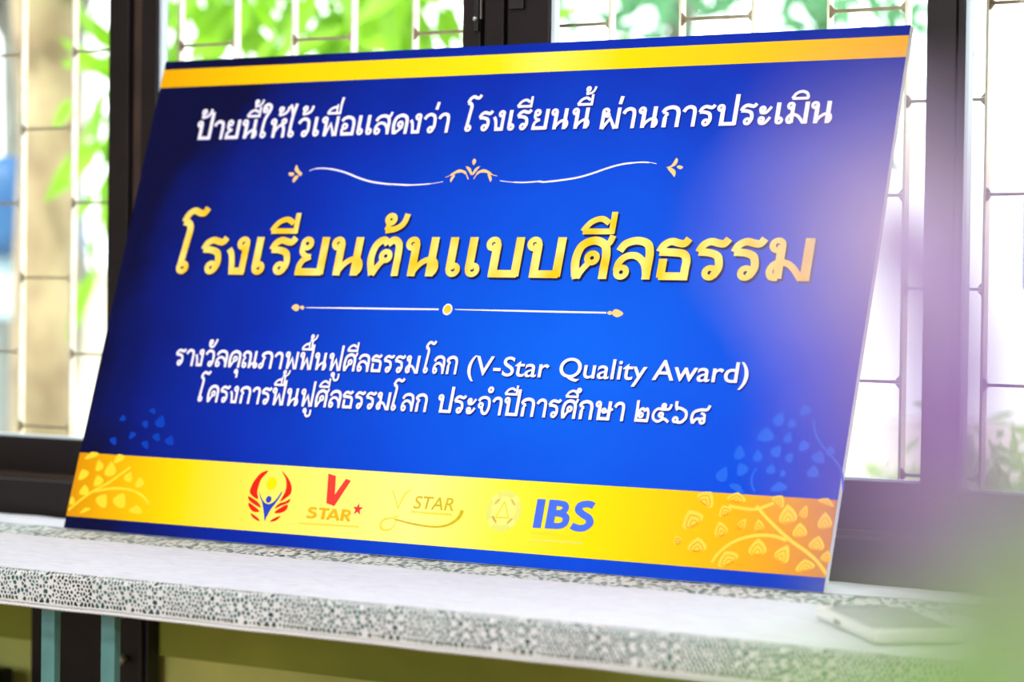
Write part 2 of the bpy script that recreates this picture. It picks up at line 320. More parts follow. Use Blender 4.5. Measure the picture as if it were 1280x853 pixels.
# ---------------------------------------------------------------- tables
def table(x0, x1, label, legs):
    yb, yf = 0.105, -0.412
    t = tag(empty('table', ((x0 + x1) / 2, (yb + yf) / 2, ZF)), label, 'table')
    cx, cy = (x0 + x1) / 2, (yb + yf) / 2
    a = (x1 - x0) / 2
    box('tabletop', M_teal, t, -a, a, yf - cy, yb - cy, -ZF - 0.034, -ZF - 0.002, c=0.003)
    L = MB().box(-0.011, 0.011, -0.006, 0.006, 0.0, -ZF - 0.035, c=0.0015).mesh('leg', M_teal)
    for lx in legs:
        link('leg', L, t, (lx - cx, yf + 0.022 - cy, 0))
        box('bracket', M_teal, t, lx - cx - 0.008, lx - cx + 0.008, yf + 0.03 - cy, yb - 0.03 - cy, -ZF - 0.05, -ZF - 0.035)
    box('back_ledger', M_teal, t, -a, a, yb - 0.025 - cy, yb - cy, -ZF - 0.075, -ZF - 0.035, c=0.002)
    return t
table(-0.95, 0.370, 'teal painted table on the left, its front leg beside the dark gap', (-0.9, 0.3575))
table(0.443, 2.15, 'long teal painted table carrying most of the blue board, right of the gap', (0.4555, 2.1))

cab = tag(empty('cabinet', (-0.10, 0.17, ZF)), 'shallow black lacquered cabinet with small steel knob against the wall under the tables', 'cabinet')
box('body', M_black, cab, -0.115, 0.115, -0.010, 0.0155, 0.0, -ZF - 0.06, c=0.002)
d_ = box('door', M_black, cab, -0.110, 0.110, -0.020, -0.0105, 0.03, -ZF - 0.065, c=0.0015)
MB().lathe([(0.001, 0.0), (0.0035, 0.001), (0.0035, 0.008), (0.0085, 0.012), (0.0095, 0.018), (0.006, 0.022), (0.0005, 0.023)], 16).build('knob', M_chrome, d_, (0.084, -0.020, 0.552), (math.pi / 2, 0, 0), True)
bl = tag(empty('speaker_box', (-0.375, 0.10, ZF)), 'black box on the floor at the far left under the table', 'box')
box('body', M_black, bl, -0.12, 0.12, -0.05, 0.06, 0.0, 0.515, c=0.004)
box('grille', M_black, bl, -0.11, 0.11, -0.056, -0.0505, 0.05, 0.48, c=0.002)
cr = tag(empty('wooden_crate', (0.47, 0.12, ZF)), 'reddish brown wooden crate under the long table right of the black cabinet', 'crate')
for q in range(4):
    box('slat', M_wood, cr, -0.16, 0.16, -0.05, -0.042, 0.01 + q * 0.13, 0.125 + q * 0.13, c=0.002)
box('body', M_wood, cr, -0.155, 0.155, -0.041, 0.055, 0.0, 0.518, c=0.003)

# ---------------------------------------------------------------- tablecloth with crochet lace
def clip_cell(poly, nx, ny, d):
    out = []
    for i in range(len(poly)):
        a = poly[i]; b = poly[(i + 1) % len(poly)]
        da = a[0] * nx + a[1] * ny - d; db = b[0] * nx + b[1] * ny - d
        if da <= 0: out.append(a)
        if (da < 0 < db) or (db < 0 < da):
            t = da / (da - db); out.append((a[0] + (b[0] - a[0]) * t, a[1] + (b[1] - a[1]) * t))
    return out

def lace_cells(period, height, seeds):
    """periodic voronoi cells with rounded holes; returns verts, faces of one period in (s,t)"""
    V = []; F = []
    allp = [(s + k * period, t) for k in (-1, 0, 1) for s, t, _ in seeds]
    for s, t, h in seeds:
        poly = [(s - 0.03, 0), (s + 0.03, 0), (s + 0.03, height), (s - 0.03, height)]
        for qx, qy in sorted(allp, key=lambda q: (q[0] - s) ** 2 + (q[1] - t) ** 2)[1:22]:
            nx, ny = qx - s, qy - t
            if nx * nx + ny * ny < 1e-12: continue
            poly = clip_cell(poly, nx, ny, (qx * qx + qy * qy - s * s - t * t) / 2)
            if len(poly) < 3: break
        if len(poly) < 3: continue
        b = len(V)
        if h <= 0:
            V += poly; F.append(tuple(range(b, b + len(poly)))); continue
        ring = []
        for i in range(len(poly)):
            a = poly[i]; c = poly[(i + 1) % len(poly)]
            ring.append(a); ring.append(((a[0] + c[0]) / 2, (a[1] + c[1]) / 2))
        cx = sum(q[0] for q in poly) / len(poly); cy = sum(q[1] for q in poly) / len(poly)
        n = len(ring)
        V += ring
        for i, q in enumerate(ring):
            k = h if i % 2 else h * 0.86
            V.append((cx + (q[0] - cx) * k, cy + (q[1] - cy) * k))
        for i in range(n): F.append((b + i, b + (i + 1) % n, b + n + (i + 1) % n, b + n + i))
    return V, F

def lace_seeds(period, height, rnd, g=0.0052, hs=(0.86, 0.82, 0.80, 0.76, 0.72, 0.66, 0.5)):
    S = []
    def free(s, t, r): return all((min(abs(s - a), period - abs(s - a))) ** 2 + (t - b) ** 2 > r * r for a, b, _ in S)
    H = height
    for c in (0.004, period / 2 + 0.004):
        S.append((c, H * 0.36, 0.93)); S.append((c, H * 0.64, 0.93))
        S.append((c, H * 0.12, 0.8)); S.append((c - 0.005, H * 0.86, 0.8)); S.append((c + 0.005, H * 0.86, 0.8))
        for dx in (-0.0085, 0.0085):
            for ty in (0.22, 0.36, 0.5, 0.64, 0.78): S.append((c + dx, H * ty, -1 if ty in (0.36, 0.64) else 0.8))
    # fan flower in the middle of the first bay
    m = period * 0.25 + 0.004
    S.append((m, H * 0.5, -1))
    for k in range(8):
        a = k * math.pi / 4 + 0.2
        S.append((m + 0.0085 * math.cos(a), H * 0.5 + 0.0085 * math.sin(a), 0.84))
        S.append((m + 0.0135 * math.cos(a + 0.39), H * 0.5 + 0.0135 * math.sin(a + 0.39), -1 if k % 2 else 0.84))
    j = 0; t = g * 0.55
    while t < H - 0.001:
        s = (j % 2) * g / 2
        while s < period:
            if free(s, t, g * 0.82):
                S.append((s + rnd.uniform(-.2, .2) * g, t + rnd.uniform(-.16, .16) * g, rnd.choice(hs)))
            s += g
        j += 1; t += g * 0.8
    return S

cloth = tag(empty('tablecloth', (0.5, -0.15, 0.0)), 'white woven tablecloth with crochet lace edging spread over the teal tables', 'tablecloth')
CX0, CX1 = -0.93, 2.13
YEDGE = -0.416
rn = random.Random(4)
def wav(x, y):
    return 0.0006 * math.sin(x * 9 + y * 5) + 0.0005 * math.sin(x * 23 - y * 31) + 0.0004 * math.sin(x * 57 + y * 11)
def panel(ya, yb, ny, name, nx=160):
    vs = []; fs = []
    for j in range(ny + 1):
        y = ya + (yb - ya) * j / ny
        for i in range(nx + 1):
            x = CX0 + (CX1 - CX0) * i / nx
            vs.append((x - 0.5, y + 0.15, 0.0022 + abs(wav(x, y))))
    for j in range(ny):
        for i in range(nx):
            a = j * (nx + 1) + i; fs.append((a, a + 1, a + nx + 2, a + nx + 1))
    return MB().add(vs, fs).build(name, M_cloth, cloth, smooth=True)
panel(YEDGE + 0.004, -0.098, 24, 'centre_panel')
panel(0.012, 0.118, 8, 'back_panel')
# lace along the front drop
PER, HT = 0.174, 0.0405
V, F = lace_cells(PER, HT, lace_seeds(PER, HT, random.Random(11)))
lb = MB()
R0 = 0.005
def drop(s, t):
    # s along x, t: 0 at the fold .. HT at the hem ; rounds over the table edge
    w_ = 0.0014 * math.sin(s * 21) + 0.0010 * math.sin(s * 47 + 1)
    if t < 0.008:
        a = t / 0.008 * math.pi / 2
        return (s - 0.5, YEDGE + 0.15 - R0 * math.sin(a) + 0.001 + 0.0034 * (1 - a / 1.57), 0.0028 - R0 * (1 - math.cos(a)))
    return (s - 0.5, YEDGE + 0.15 - R0 + 0.001 - w_ * (t - 0.008) / 0.03 - 0.0006, 0.0028 - R0 - (t - 0.008))
n = int((CX1 - CX0) / PER)
for k in range(n + 1):
    vs = [drop(CX0 + k * PER + s, t) for s, t in V]
    lb.add(vs, F)
lo = lb.build('lace_border', M_lace, cloth)
lo['kind'] = 'stuff'
so_ = lo.modifiers.new('thick', 'SOLIDIFY'); so_.thickness = 0.0009
# hem: ladder rungs and a scalloped cord
hem = MB(); s = CX0
while s < CX1:
    x, y, z = drop(s, HT)
    hem.add([(x - 0.0009, y - 0.0006, z + 0.001), (x + 0.0009, y - 0.0006, z + 0.001), (x + 0.0009, y - 0.0006, z - 0.0036), (x - 0.0009, y - 0.0006, z - 0.0036),
             (x - 0.0009, y + 0.0006, z + 0.001), (x + 0.0009, y + 0.0006, z + 0.001), (x + 0.0009, y + 0.0006, z - 0.0036), (x - 0.0009, y + 0.0006, z - 0.0036)],
            [(0, 1, 2, 3), (7, 6, 5, 4), (0, 3, 7, 4), (1, 5, 6, 2)])
    s += 0.0035
for dz, am, r in ((-0.0005, 0.0, 0.0009), (-0.0042, 0.0009, 0.0017)):
    pts = []; s = CX0
    while s < CX1 + 0.02:
        x, y, z = drop(s, HT); pts.append((x, y, z + dz - am * abs(math.sin(s * 420)))); s += 0.0025
    hem.tube(pts, r, 5)
lh = hem.build('lace_hem', M_lace, cloth); lh['kind'] = 'stuff'
# lace insertion lying on the table, just in front of the board
PER2, HT2 = 0.174, 0.110
V2, F2 = lace_cells(PER2, HT2, lace_seeds(PER2, HT2, random.Random(5), 0.0100, (0.84, 0.76, 0.66, 0.5, -1, -1, -1)))
li = MB()
for k in range(n + 1):
    li.add([(CX0 + k * PER2 + s - 0.5, -0.098 + t + 0.15, 0.0016 + abs(wav(CX0 + k * PER2 + s, -0.098 + t))) for s, t in V2], F2)
l2 = li.build('lace_insertion', M_lace, cloth); l2['kind'] = 'stuff'


# ---------------------------------------------------------------- the blue signboard
BW, BH, LEAN = 1.2, 0.7002, 0.29486
sign = tag(empty('signboard', (0, 0, 0.0040), (-LEAN, 0, 0)), 'large blue signboard with gold Thai title and yellow logo band leaning on the window', 'signboard')
M_foam = mat('white_foam_edge', srgb(236, 236, 242), 0.6)
box('foam_panel', M_foam, sign, 0.0, BW, 0.0004, 0.0088, 0.0, BH, c=0.0006)

def sheet(u0, u1, v0, v1, lift, nx=1, nz=1):
    m = MB(); vs = []; fs = []
    for j in range(nz + 1):
        for i in range(nx + 1):
            vs.append((u0 + (u1 - u0) * i / nx, -lift, v0 + (v1 - v0) * j / nz))
    for j in range(nz):
        for i in range(nx):
            a = j * (nx + 1) + i; fs.append((a, a + 1, a + nx + 2, a + nx + 1))
    return m.add(vs, fs)

def print_base(name):
    m = bpy.data.materials.new(name); m.use_nodes = True; nt = m.node_tree; b = nt.nodes['Principled BSDF']
    b.inputs['Roughness'].default_value = 0.42; b.inputs['Specular IOR Level'].default_value = 0.12
    tc = nt.nodes.new('ShaderNodeTexCoord'); sp = nt.nodes.new('ShaderNodeSeparateXYZ'); nt.links.new(tc.outputs['Object'], sp.inputs[0])
    return m, nt, b, tc, sp

def node(nt, t, **k):
    n = nt.nodes.new(t)
    for a, v in k.items(): setattr(n, a, v)
    return n

M_blue, nt, b, tc, sp = print_base('printed_blue')
mp = node(nt, 'ShaderNodeMapping'); mp.inputs['Location'].default_value = (-0.80 * 1.15, 0, -0.27 * 1.45); mp.inputs['Scale'].default_value = (1.15, 0.0, 1.45)
nt.links.new(tc.outputs['Object'], mp.inputs[0])
ln = node(nt, 'ShaderNodeVectorMath', operation='LENGTH'); nt.links.new(mp.outputs[0], ln.inputs[0])
ns = node(nt, 'ShaderNodeTexNoise'); ns.inputs['Scale'].default_value = 9; ns.inputs['Detail'].default_value = 5
nt.links.new(tc.outputs['Object'], ns.inputs['Vector'])
ad = node(nt, 'ShaderNodeMath', operation='MULTIPLY_ADD'); ad.inputs[1].default_value = 0.16; nt.links.new(ns.outputs['Fac'], ad.inputs[0]); nt.links.new(ln.outputs['Value'], ad.inputs[2])
rp = node(nt, 'ShaderNodeValToRGB'); nt.links.new(ad.outputs[0], rp.inputs[0]); nt.links.new(rp.outputs[0], b.inputs['Base Color'])
e = rp.color_ramp.elements
e[0].position = 0.12; e[0].color = srgb(0, 94, 230)
e[1].position = 1.05; e[1].color = srgb(2, 6, 58)
for pos, c in ((0.42, (0, 72, 212)), (0.68, (0, 42, 172)), (0.90, (0, 22, 120))):
    x = e.new(pos); x.color = srgb(*c)
sheet(0.0, BW, 0.0, BH, 0.0002).build('printed_field', M_blue, sign)

def band_mat(name, stops):
    m, nt, b, tc, sp = print_base(name)
    mr = node(nt, 'ShaderNodeMath', operation='DIVIDE'); mr.inputs[1].default_value = BW; nt.links.new(sp.outputs[0], mr.inputs[0])
    rp = node(nt, 'ShaderNodeValToRGB'); nt.links.new(mr.outputs[0], rp.inputs[0]); nt.links.new(rp.outputs[0], b.inputs['Base Color'])
    e = rp.color_ramp.elements
    e[0].position = stops[0][0]; e[0].color = srgb(*stops[0][1]); e[1].position = stops[-1][0]; e[1].color = srgb(*stops[-1][1])
    for p_, c in stops[1:-1]:
        x = e.new(p_); x.color = srgb(*c)
    return m
M_top = band_mat('printed_gold_top', [(0, (236, 172, 0)), (0.2, (255, 208, 0)), (0.5, (255, 224, 20)), (0.56, (255, 236, 90)), (0.66, (255, 214, 0)), (0.8, (250, 196, 20)), (1.0, (226, 160, 40))])
M_bot = band_mat('printed_gold_bottom', [(0, (222, 148, 0)), (0.09, (244, 188, 0)), (0.17, (254, 216, 0)), (0.30, (254, 232, 96)), (0.5, (252, 236, 136)), (0.62, (254, 230, 60)), (0.72, (254, 218, 0)), (0.88, (240, 176, 10)), (1.0, (214, 132, 50))])
sheet(0.0, BW, 0.6590, 0.6870, 0.0004).build('top_stripe', M_top, sign)
sheet(0.0, BW, 0.0172, 0.1092, 0.0004).build('bottom_stripe', M_bot, sign)

def flat(name, c, rough=0.5): return mat(name, srgb(*c), rough, spec=0.12)
M_white = flat('printed_white', (240, 240, 252))
M_pshadow = flat('printed_text_shadow', (0, 30, 130))
M_shadow_gold = flat('printed_title_shadow', (14, 22, 84))
M_ogold = flat('printed_pale_gold', (246, 206, 130))
M_title = bpy.data.materials.new('printed_gold_title'); M_title.use_nodes = True
nt = M_title.node_tree; b = nt.nodes['Principled BSDF']; b.inputs['Roughness'].default_value = 0.5; b.inputs['Specular IOR Level'].default_value = 0.12
tc = node(nt, 'ShaderNodeTexCoord'); ns = node(nt, 'ShaderNodeTexNoise'); ns.inputs['Scale'].default_value = 26; ns.inputs['Detail'].default_value = 1
nt.links.new(tc.outputs['Object'], ns.inputs['Vector'])
rp = node(nt, 'ShaderNodeValToRGB'); nt.links.new(ns.outputs['Fac'], rp.inputs[0]); nt.links.new(rp.outputs[0], b.inputs['Base Color'])
rp.color_ramp.elements[0].position = 0.32; rp.color_ramp.elements[0].color = srgb(255, 198, 24)
rp.color_ramp.elements[1].position = 0.62; rp.color_ramp.elements[1].color = srgb(255, 230, 120)

# ---- stroke lettering: looped Thai letters drawn with a pen of given width, x-height = 1
def crom(pts, closed=False, n=6):
    out = []; N = len(pts); rng = N if closed else N - 1
    for i in range(rng):
        if closed: p0, p1, p2, p3 = pts[i - 1], pts[i], pts[(i + 1) % N], pts[(i + 2) % N]
        else: p0, p1, p2, p3 = pts[max(i - 1, 0)], pts[i], pts[i + 1], pts[min(i + 2, N - 1)]
        for k in range(n):
            t = k / n
            out.append(tuple(0.5 * (2 * p1[a] + (p2[a] - p0[a]) * t + (2 * p0[a] - 5 * p1[a] + 4 * p2[a] - p3[a]) * t * t + (3 * p1[a] - p0[a] - 3 * p2[a] + p3[a]) * t ** 3) for a in (0, 1)))
    if not closed: out.append(tuple(pts[-1]))
    return out

def ribbon(pts, w, closed=False):
    """verts and faces of a flat ribbon; w number or list of widths along"""
    N = len(pts); V = []; F = []
    for i in range(N):
        a = pts[i - 1] if (closed or i > 0) else pts[i]
        c = pts[(i + 1) % N] if (closed or i < N - 1) else pts[i]
        p = pts[i]
        d1 = Vector((p[0] - a[0], p[1] - a[1])); d2 = Vector((c[0] - p[0], c[1] - p[1]))
        if d1.length < 1e-9: d1 = d2
        if d2.length < 1e-9: d2 = d1
        d1.normalize(); d2.normalize(); t = d1 + d2
        if t.length < 1e-6: t = d1
        t.normalize(); m = 1.0 / max(t.dot(d1), 0.62)
        ww = (w[min(int(i * len(w) / N), len(w) - 1)] if isinstance(w, (list, tuple)) else w) / 2 * m
        V.append((p[0] + t.y * ww, p[1] - t.x * ww)); V.append((p[0] - t.y * ww, p[1] + t.x * ww))
    for i in range(N if closed else N - 1):
        j = (i + 1) % N; F.append((2 * i, 2 * j, 2 * j + 1, 2 * i + 1))
    return V, F

W1, W2 = 0.19, 0.135
def L(x, y, r=0.116): return ('o', x, y, r)
def S(*p, w=W1): return ('s', p, w)      # smooth stroke
def K(*p, w=W1): return ('k', p, w)      # cornered stroke
def T(x, y0=0.0, y1=1.0, w=W1): return ('k', ((x, y1), (x, y0)), w)
ra_top = [S((.06, .665), (.14, .83), (.30, .915), (.48, .875), (.60, .87), (.69, .985), w=.16)]
G = {
 'ก': (.92, [T(.19, 0, .47), S((.19, .45), (.22, .55), (.31, .63), w=.14), S((.31, .62), (.20, .67), (.07, .70), w=.12), S((.07, .69), (.18, .86), (.45, .935), (.68, .86), (.77, .66), (.77, .4), (.77, 0), w=.18)]),
 'ค': (.95, [K((.20, 0), (.16, .22), w=.18), S((.17, .05), (.11, .45), (.20, .80), (.48, .935), (.74, .83), (.81, .6), (.81, .3), (.81, 0), w=.18), S((.20, .02), (.30, .22), (.42, .38), w=W2), L(.49, .51)]),
 'ศ': (.98, [K((.20, 0), (.16, .22), w=.18), S((.17, .05), (.11, .45), (.20, .80), (.48, .935), (.74, .83), (.81, .6), (.81, .3), (.81, 0), w=.18), S((.20, .02), (.30, .22), (.42, .38), w=W2), L(.49, .51), S((.72, .82), (.84, .88), (.90, 1.06), w=W2)]),
 'ด': (.95, [K((.20, 0), (.16, .22), w=.18), S((.17, .05), (.11, .45), (.20, .80), (.48, .935), (.74, .83), (.81, .6), (.81, .3), (.81, 0), w=.18), S((.20, .02), (.38, .16), (.55, .32), (.58, .46), w=W2), L(.47, .49)]),
 'ต': (.95, [S((.20, .02), (.10, .42), (.17, .78), (.36, .925), (.49, .82), w=.17), S((.49, .82), (.64, .925), (.79, .82), (.82, .55), (.82, .3), (.82, 0), w=.17), S((.20, .02), (.30, .22), (.42, .38), w=W2), L(.49, .51)]),
 'ณ': (1.28, [L(.22, .17), S((.11, .2), (.12, .42), (.24, .62), w=.13), S((.24, .62), (.16, .66), (.06, .70), w=.12), S((.06, .69), (.16, .87), (.34, .93), (.53, .85), (.60, .62), (.60, .3), (.60, 0), w=.17), S((.62, .05), (.74, .25), (.92, .30), w=W2), T(.95, .08, 1.0, .17), L(1.03, .17)]),
 'ธ': (.86, ra_top + [S((.06, .665), (.35, .655), (.60, .62), (.70, .48), (.70, .25), (.70, .09), w=.17), K((.13, .085), (.79, .085), w=.17), K((.17, .05), (.17, .50), w=.17)]),
 'ร': (.76, ra_top + [S((.06, .665), (.30, .65), (.49, .57), (.55, .40), (.54, .25), (.46, .10), w=.16), L(.38, .175)]),
 'โ': (.70, [S((.03, 1.42), (.12, 1.62), (.28, 1.72), (.46, 1.66), (.58, 1.66), (.67, 1.80), w=.16), S((.03, 1.42), (.17, 1.38), (.25, 1.24), (.23, .9), (.17, .2), w=.17), L(.25, .175)]),
 'เ': (.47, [T(.17, .18, 1.0), L(.26, .175)]),
 'แ': (.97, [T(.17, .18, 1.0), L(.26, .175), T(.67, .18, 1.0), L(.76, .175)]),
 'ใ': (.56, [L(.14, 1.46, .1), S((.04, 1.5), (.10, 1.68), (.28, 1.75), (.44, 1.62), (.40, 1.38), (.26, 1.1), (.19, .8), (.17, .2), w=.16), L(.26, .175)]),
 'ไ': (.55, [S((.17, .2), (.18, 1.0), (.30, 1.74), w=.17), S((.19, 1.12), (.10, 1.42), (-.04, 1.70), w=.15), L(.26, .175)]),
 'า': (.68, [S((.05, .70), (.15, .86), (.32, .925), (.49, .85), (.54, .65), (.54, .3), (.54, 0), w=.17)]),
 'ำ': (.68, [S((.05, .70), (.15, .86), (.32, .925), (.49, .85), (.54, .65), (.54, .3), (.54, 0), w=.17), L(-.22, 1.35, .12)]),
 'ว': (.76, [S((.05, .70), (.17, .87), (.37, .93), (.56, .83), (.62, .62), (.62, .32), (.53, .12), w=.165), L(.45, .175)]),
 'ะ': (.66, [L(.19, .72, .09), S((.10, .68), (.16, .55), (.36, .56), (.56, .82), w=.13), L(.19, .24, .09), S((.10, .20), (.16, .07), (.36, .08), (.56, .34), w=.13)]),
 'ง': (.70, [S((.03, .68), (.12, .56), (.18, .36), (.22, .09), w=.15), K((.15, .085), (.60, .085), w=.17), T(.52, .05, .84, .17), L(.43, .83)]),
 'จ': (.86, [S((.05, .72), (.18, .88), (.42, .935), (.64, .84), (.72, .60), (.70, .3), (.58, .08), (.40, .10), (.30, .28), (.30, .42), w=.165), L(.21, .50)]),
 'ม': (1.0, [L(.20, .83), T(.29, .05, .84, .17), S((.30, .07), (.15, .09), (.10, .24), (.20, .40), (.40, .42), (.58, .32), (.80, .03), w=W2), T(.88, 0, 1.0)]),
 'น': (1.04, [L(.19, .83), T(.285, 0, .84), S((.28, .03), (.42, .26), (.62, .41), (.82, .41), (.90, .25), (.85, .10), (.72, .07), w=W2), T(.77, 0, 1.0)]),
 'บ': (1.0, [L(.19, .83), T(.285, .0, .84), K((.20, .085), (.90, .085), w=.17), T(.85, .02, 1.0)]),
 'ป': (1.0, [L(.19, .83), T(.285, .0, .84), K((.20, .085), (.90, .085), w=.17), T(.85, .02, 1.44)]),
 'ย': (.92, [L(.26, .83), S((.15, .80), (.15, .62), (.26, .51), (.42, .47), w=.13), S((.42, .49), (.24, .40), (.15, .26), (.14, .06), w=.15), K((.06, .085), (.81, .085), w=.17), T(.765, .02, 1.0)]),
 'ห': (1.0, [L(.19, .83), T(.285, 0, .84), S((.29, .28), (.46, .52), (.62, .66), (.80, .74), w=W2), L(.78, .84, .105), S((.68, .66), (.80, .52), (.84, .3), (.84, 0), w=.17)]),
 'พ': (1.06, [L(.18, .83), T(.27, 0, .84, .17), K((.28, .0), (.54, .62), (.80, .0), w=.15), T(.89, 0, 1.0, .17)]),
 'ฟ': (1.06, [L(.18, .83), T(.27, 0, .84, .17), K((.28, .0), (.54, .62), (.80, .0), w=.15), T(.89, 0, 1.44, .17)]),
 'ผ': (1.0, [T(.15, 0, .84, .17), L(.245, .83), L(.34, .66, .07), K((.17, .0), (.49, .50), (.76, .0), w=.15), T(.85, 0, 1.0, .17)]),
 'ภ': (.98, [L(.13, .16), T(.25, .12, .47, .17), S((.25, .45), (.28, .55), (.37, .63), w=.14), S((.37, .62), (.26, .67), (.13, .70), w=.12), S((.13, .69), (.24, .86), (.51, .935), (.74, .86), (.83, .66), (.83, .4), (.83, 0), w=.18)]),
 'ล': (.94, [S((.10, .68), (.22, .86), (.48, .935), (.73, .85), (.81, .62), (.81, .3), (.81, 0), w=.17), S((.80, .10), (.72, .38), (.52, .56), (.30, .56), (.14, .42), (.10, .2), w=.15), L(.22, .17)]),
 'ส': (.96, [S((.10, .68), (.22, .86), (.48, .935), (.73, .85), (.81, .62), (.81, .3), (.81, 0), w=.17), S((.80, .10), (.72, .38), (.52, .56), (.30, .56), (.14, .42), (.10, .2), w=.15), L(.22, .17), S((.68, .82), (.82, .92), (.90, 1.12), w=W2)]),
 'อ': (.88, [S((.07, .74), (.20, .88), (.43, .935), (.66, .83), (.75, .60), (.75, .3), (.75, .09), w=.17), K((.10, .085), (.83, .085), w=.17), S((.17, .08), (.14, .28), (.20, .42), w=.15), L(.27, .47)]),
 'ษ': (1.08, [L(.19, .83), T(.285, .06, .84), K((.20, .085), (.90, .085), w=.17), T(.85, .02, 1.0), L(.55, .50, .095), S((.62, .42), (.80, .50), (1.05, .60), w=W2)]),
 '๒': (.95, [K((.14, 1.12), (.16, .60), (.16, .03), w=.15), K((.09, .085), (.84, .085), w=.16), S((.78, .06), (.80, .45), (.70, .70), (.58, .60), (.48, .70), (.32, .62), (.30, .42), w=.14), L(.40, .36, .1)]),
 '๕': (1.06, [S((.98, .06), (.70, .22), (.40, .07), (.13, .22), (.12, .52), (.32, .72), (.62, .70), (.92, .74), (1.02, .98), w=.14), L(.52, .42, .1), S((.58, .34), (.66, .24), (.70, .14), w=.12), L(.62, .88, .09)]),
 '๖': (.95, [S((.20, 1.15), (.22, .85), (.50, .78), (.76, .62), (.80, .34), (.60, .10), (.34, .08), w=.15), L(.25, .20, .115), S((.16, 1.12), (.22, .8), (.30, .72), w=.14)]),
 '๘': (1.05, [S((1.02, 1.0), (.90, .78), (.55, .76), (.22, .62), (.14, .34), (.22, .06), w=.15), S((.22, .06), (.36, .26), (.52, .30), (.62, .24), w=.14), L(.72, .20, .12), S((.82, .25), (.80, .5), (.60, .60), w=.13)]),
}
MK = {   # marks: x measured from the right edge of the letter below / above
 'ิ': [K((-.74, 1.16), (-.05, 1.16), w=.13), S((-.74, 1.16), (-.60, 1.38), (-.36, 1.47), (-.14, 1.38), (-.07, 1.16), w=.13)],
 'ี': [K((-.76, 1.16), (-.02, 1.16), w=.13), S((-.76, 1.16), (-.60, 1.38), (-.36, 1.47), (-.16, 1.36), w=.13), K((-.07, 1.10), (-.07, 1.64), w=.13)],
 'ึ': [K((-.76, 1.16), (-.02, 1.16), w=.13), S((-.76, 1.16), (-.60, 1.38), (-.36, 1.47), (-.14, 1.36), (-.07, 1.16), w=.13), L(-.04, 1.50, .085)],
 'ื': [K((-.76, 1.16), (-.02, 1.16), w=.13), S((-.76, 1.16), (-.60, 1.38), (-.36, 1.47), (-.26, 1.42), w=.13), K((-.25, 1.12), (-.25, 1.62), w=.10), K((-.06, 1.10), (-.06, 1.66), w=.12)],
 'ั': [L(-.44, 1.44, .1), S((-.54, 1.38), (-.46, 1.20), (-.22, 1.20), (-.02, 1.62), w=.14)],
 '้': [L(-.44, 1.46, .1), S((-.46, 1.36), (-.52, 1.18), w=.12), S((-.54, 1.17), (-.26, 1.22), (-.08, 1.36), (-.01, 1.60), w=.14)],
 '่': [K((-.10, 1.16), (-.04, 1.54), w=.17)],
 'ุ': [L(-.16, -.22, .085), S((-.07, -.20), (-.06, -.35), (-.07, -.58), w=.14)],
 'ู': [L(-.50, -.22, .085), S((-.40, -.22), (-.40, -.44), (-.24, -.54), (-.08, -.44), (-.07, -.16), w=.13)],
}
ABOVE = 'ิีึืั'
def stroke_geo(st, dx=0.0, dy=0.0, sc=1.0, ox=0.0, oy=0.0):
    if st[0] == 'o':
        _, x, y, r = st
        x = ox + (x - ox) * sc; y = oy + (y - oy) * sc; r *= sc
        pts = [(x + dx + r * math.cos(a), y + dy + r * math.sin(a)) for a in [2 * math.pi * k / 18 for k in range(18)]]
        return ribbon(pts, W2 * sc, True)
    k, p, w = st
    p = [(ox + (a - ox) * sc + dx, oy + (b_ - oy) * sc + dy) for a, b_ in p]
    return ribbon(crom(p) if k == 's' else p, w * sc)

def layout(text, wt=1.0):
    """one (verts, faces, levels) set per letter with its marks"""
    out = []; x = 0.0; right = 0.0; stacked = False; tall = False
    def put(st, *a):
        V, F, Z = out[-1]
        g = stroke_geo((st[0], st[1], st[2], st[3]) if st[0] == 'o' else (st[0], st[1], st[2] * wt), *a)
        b0 = len(V); V.extend(g[0]); F.extend([tuple(i + b0 for i in f) for f in g[1]]); out[-1][2].extend([len(set(Z)) if Z else 0] * len(g[0]))
    for ch in text:
        if ch in MK:
            tone = ch in '้่'
            dx, dy, sc = right, 0.0, 1.0
            if ch in ABOVE: stacked = True
            if tall and ch not in 'ุู': dx -= 0.20
            if tone and stacked: dx, dy, sc = right + 0.02, 0.50, 0.82
            for st in MK[ch]: put(st, dx, dy, sc, 0.0, 1.1)
            continue
        adv, sts = G[ch]
        out.append(([], [], []))
        for st in sts: put(st, x)
        right = x + adv - 0.06; x += adv + 0.03; stacked = False; tall = ch in 'ปฟ'
    return out

def lettering(name, segs, m, msh, off, wt=1.0, lift=0.0008):
    for text, u0, u1, v0, h in segs:
        Ls = layout(text, wt)
        lo_ = min(v[0] for l_ in Ls for v in l_[0]); hi = max(v[0] for l_ in Ls for v in l_[0]); s_ = (u1 - u0) / (hi - lo_)
        for V, F, Z in Ls:
            b_ = MB()
            P_ = [(u0 + (v[0] - lo_) * s_, v0 + v[1] * h) for v in V]
            b_.add([(u, -lift - z * 2e-5, v) for (u, v), z in zip(P_, Z)], F)
            nf = len(b_.f)
            b_.add([(u + off[0], -lift + 0.0003 - z * 1e-5, v + off[1]) for (u, v), z in zip(P_, Z)], F)
            o = b_.build(name, m, sign); o.data.materials.append(msh)
            for k, pl in enumerate(o.data.polygons):
                if k >= nf: pl.material_index = 1

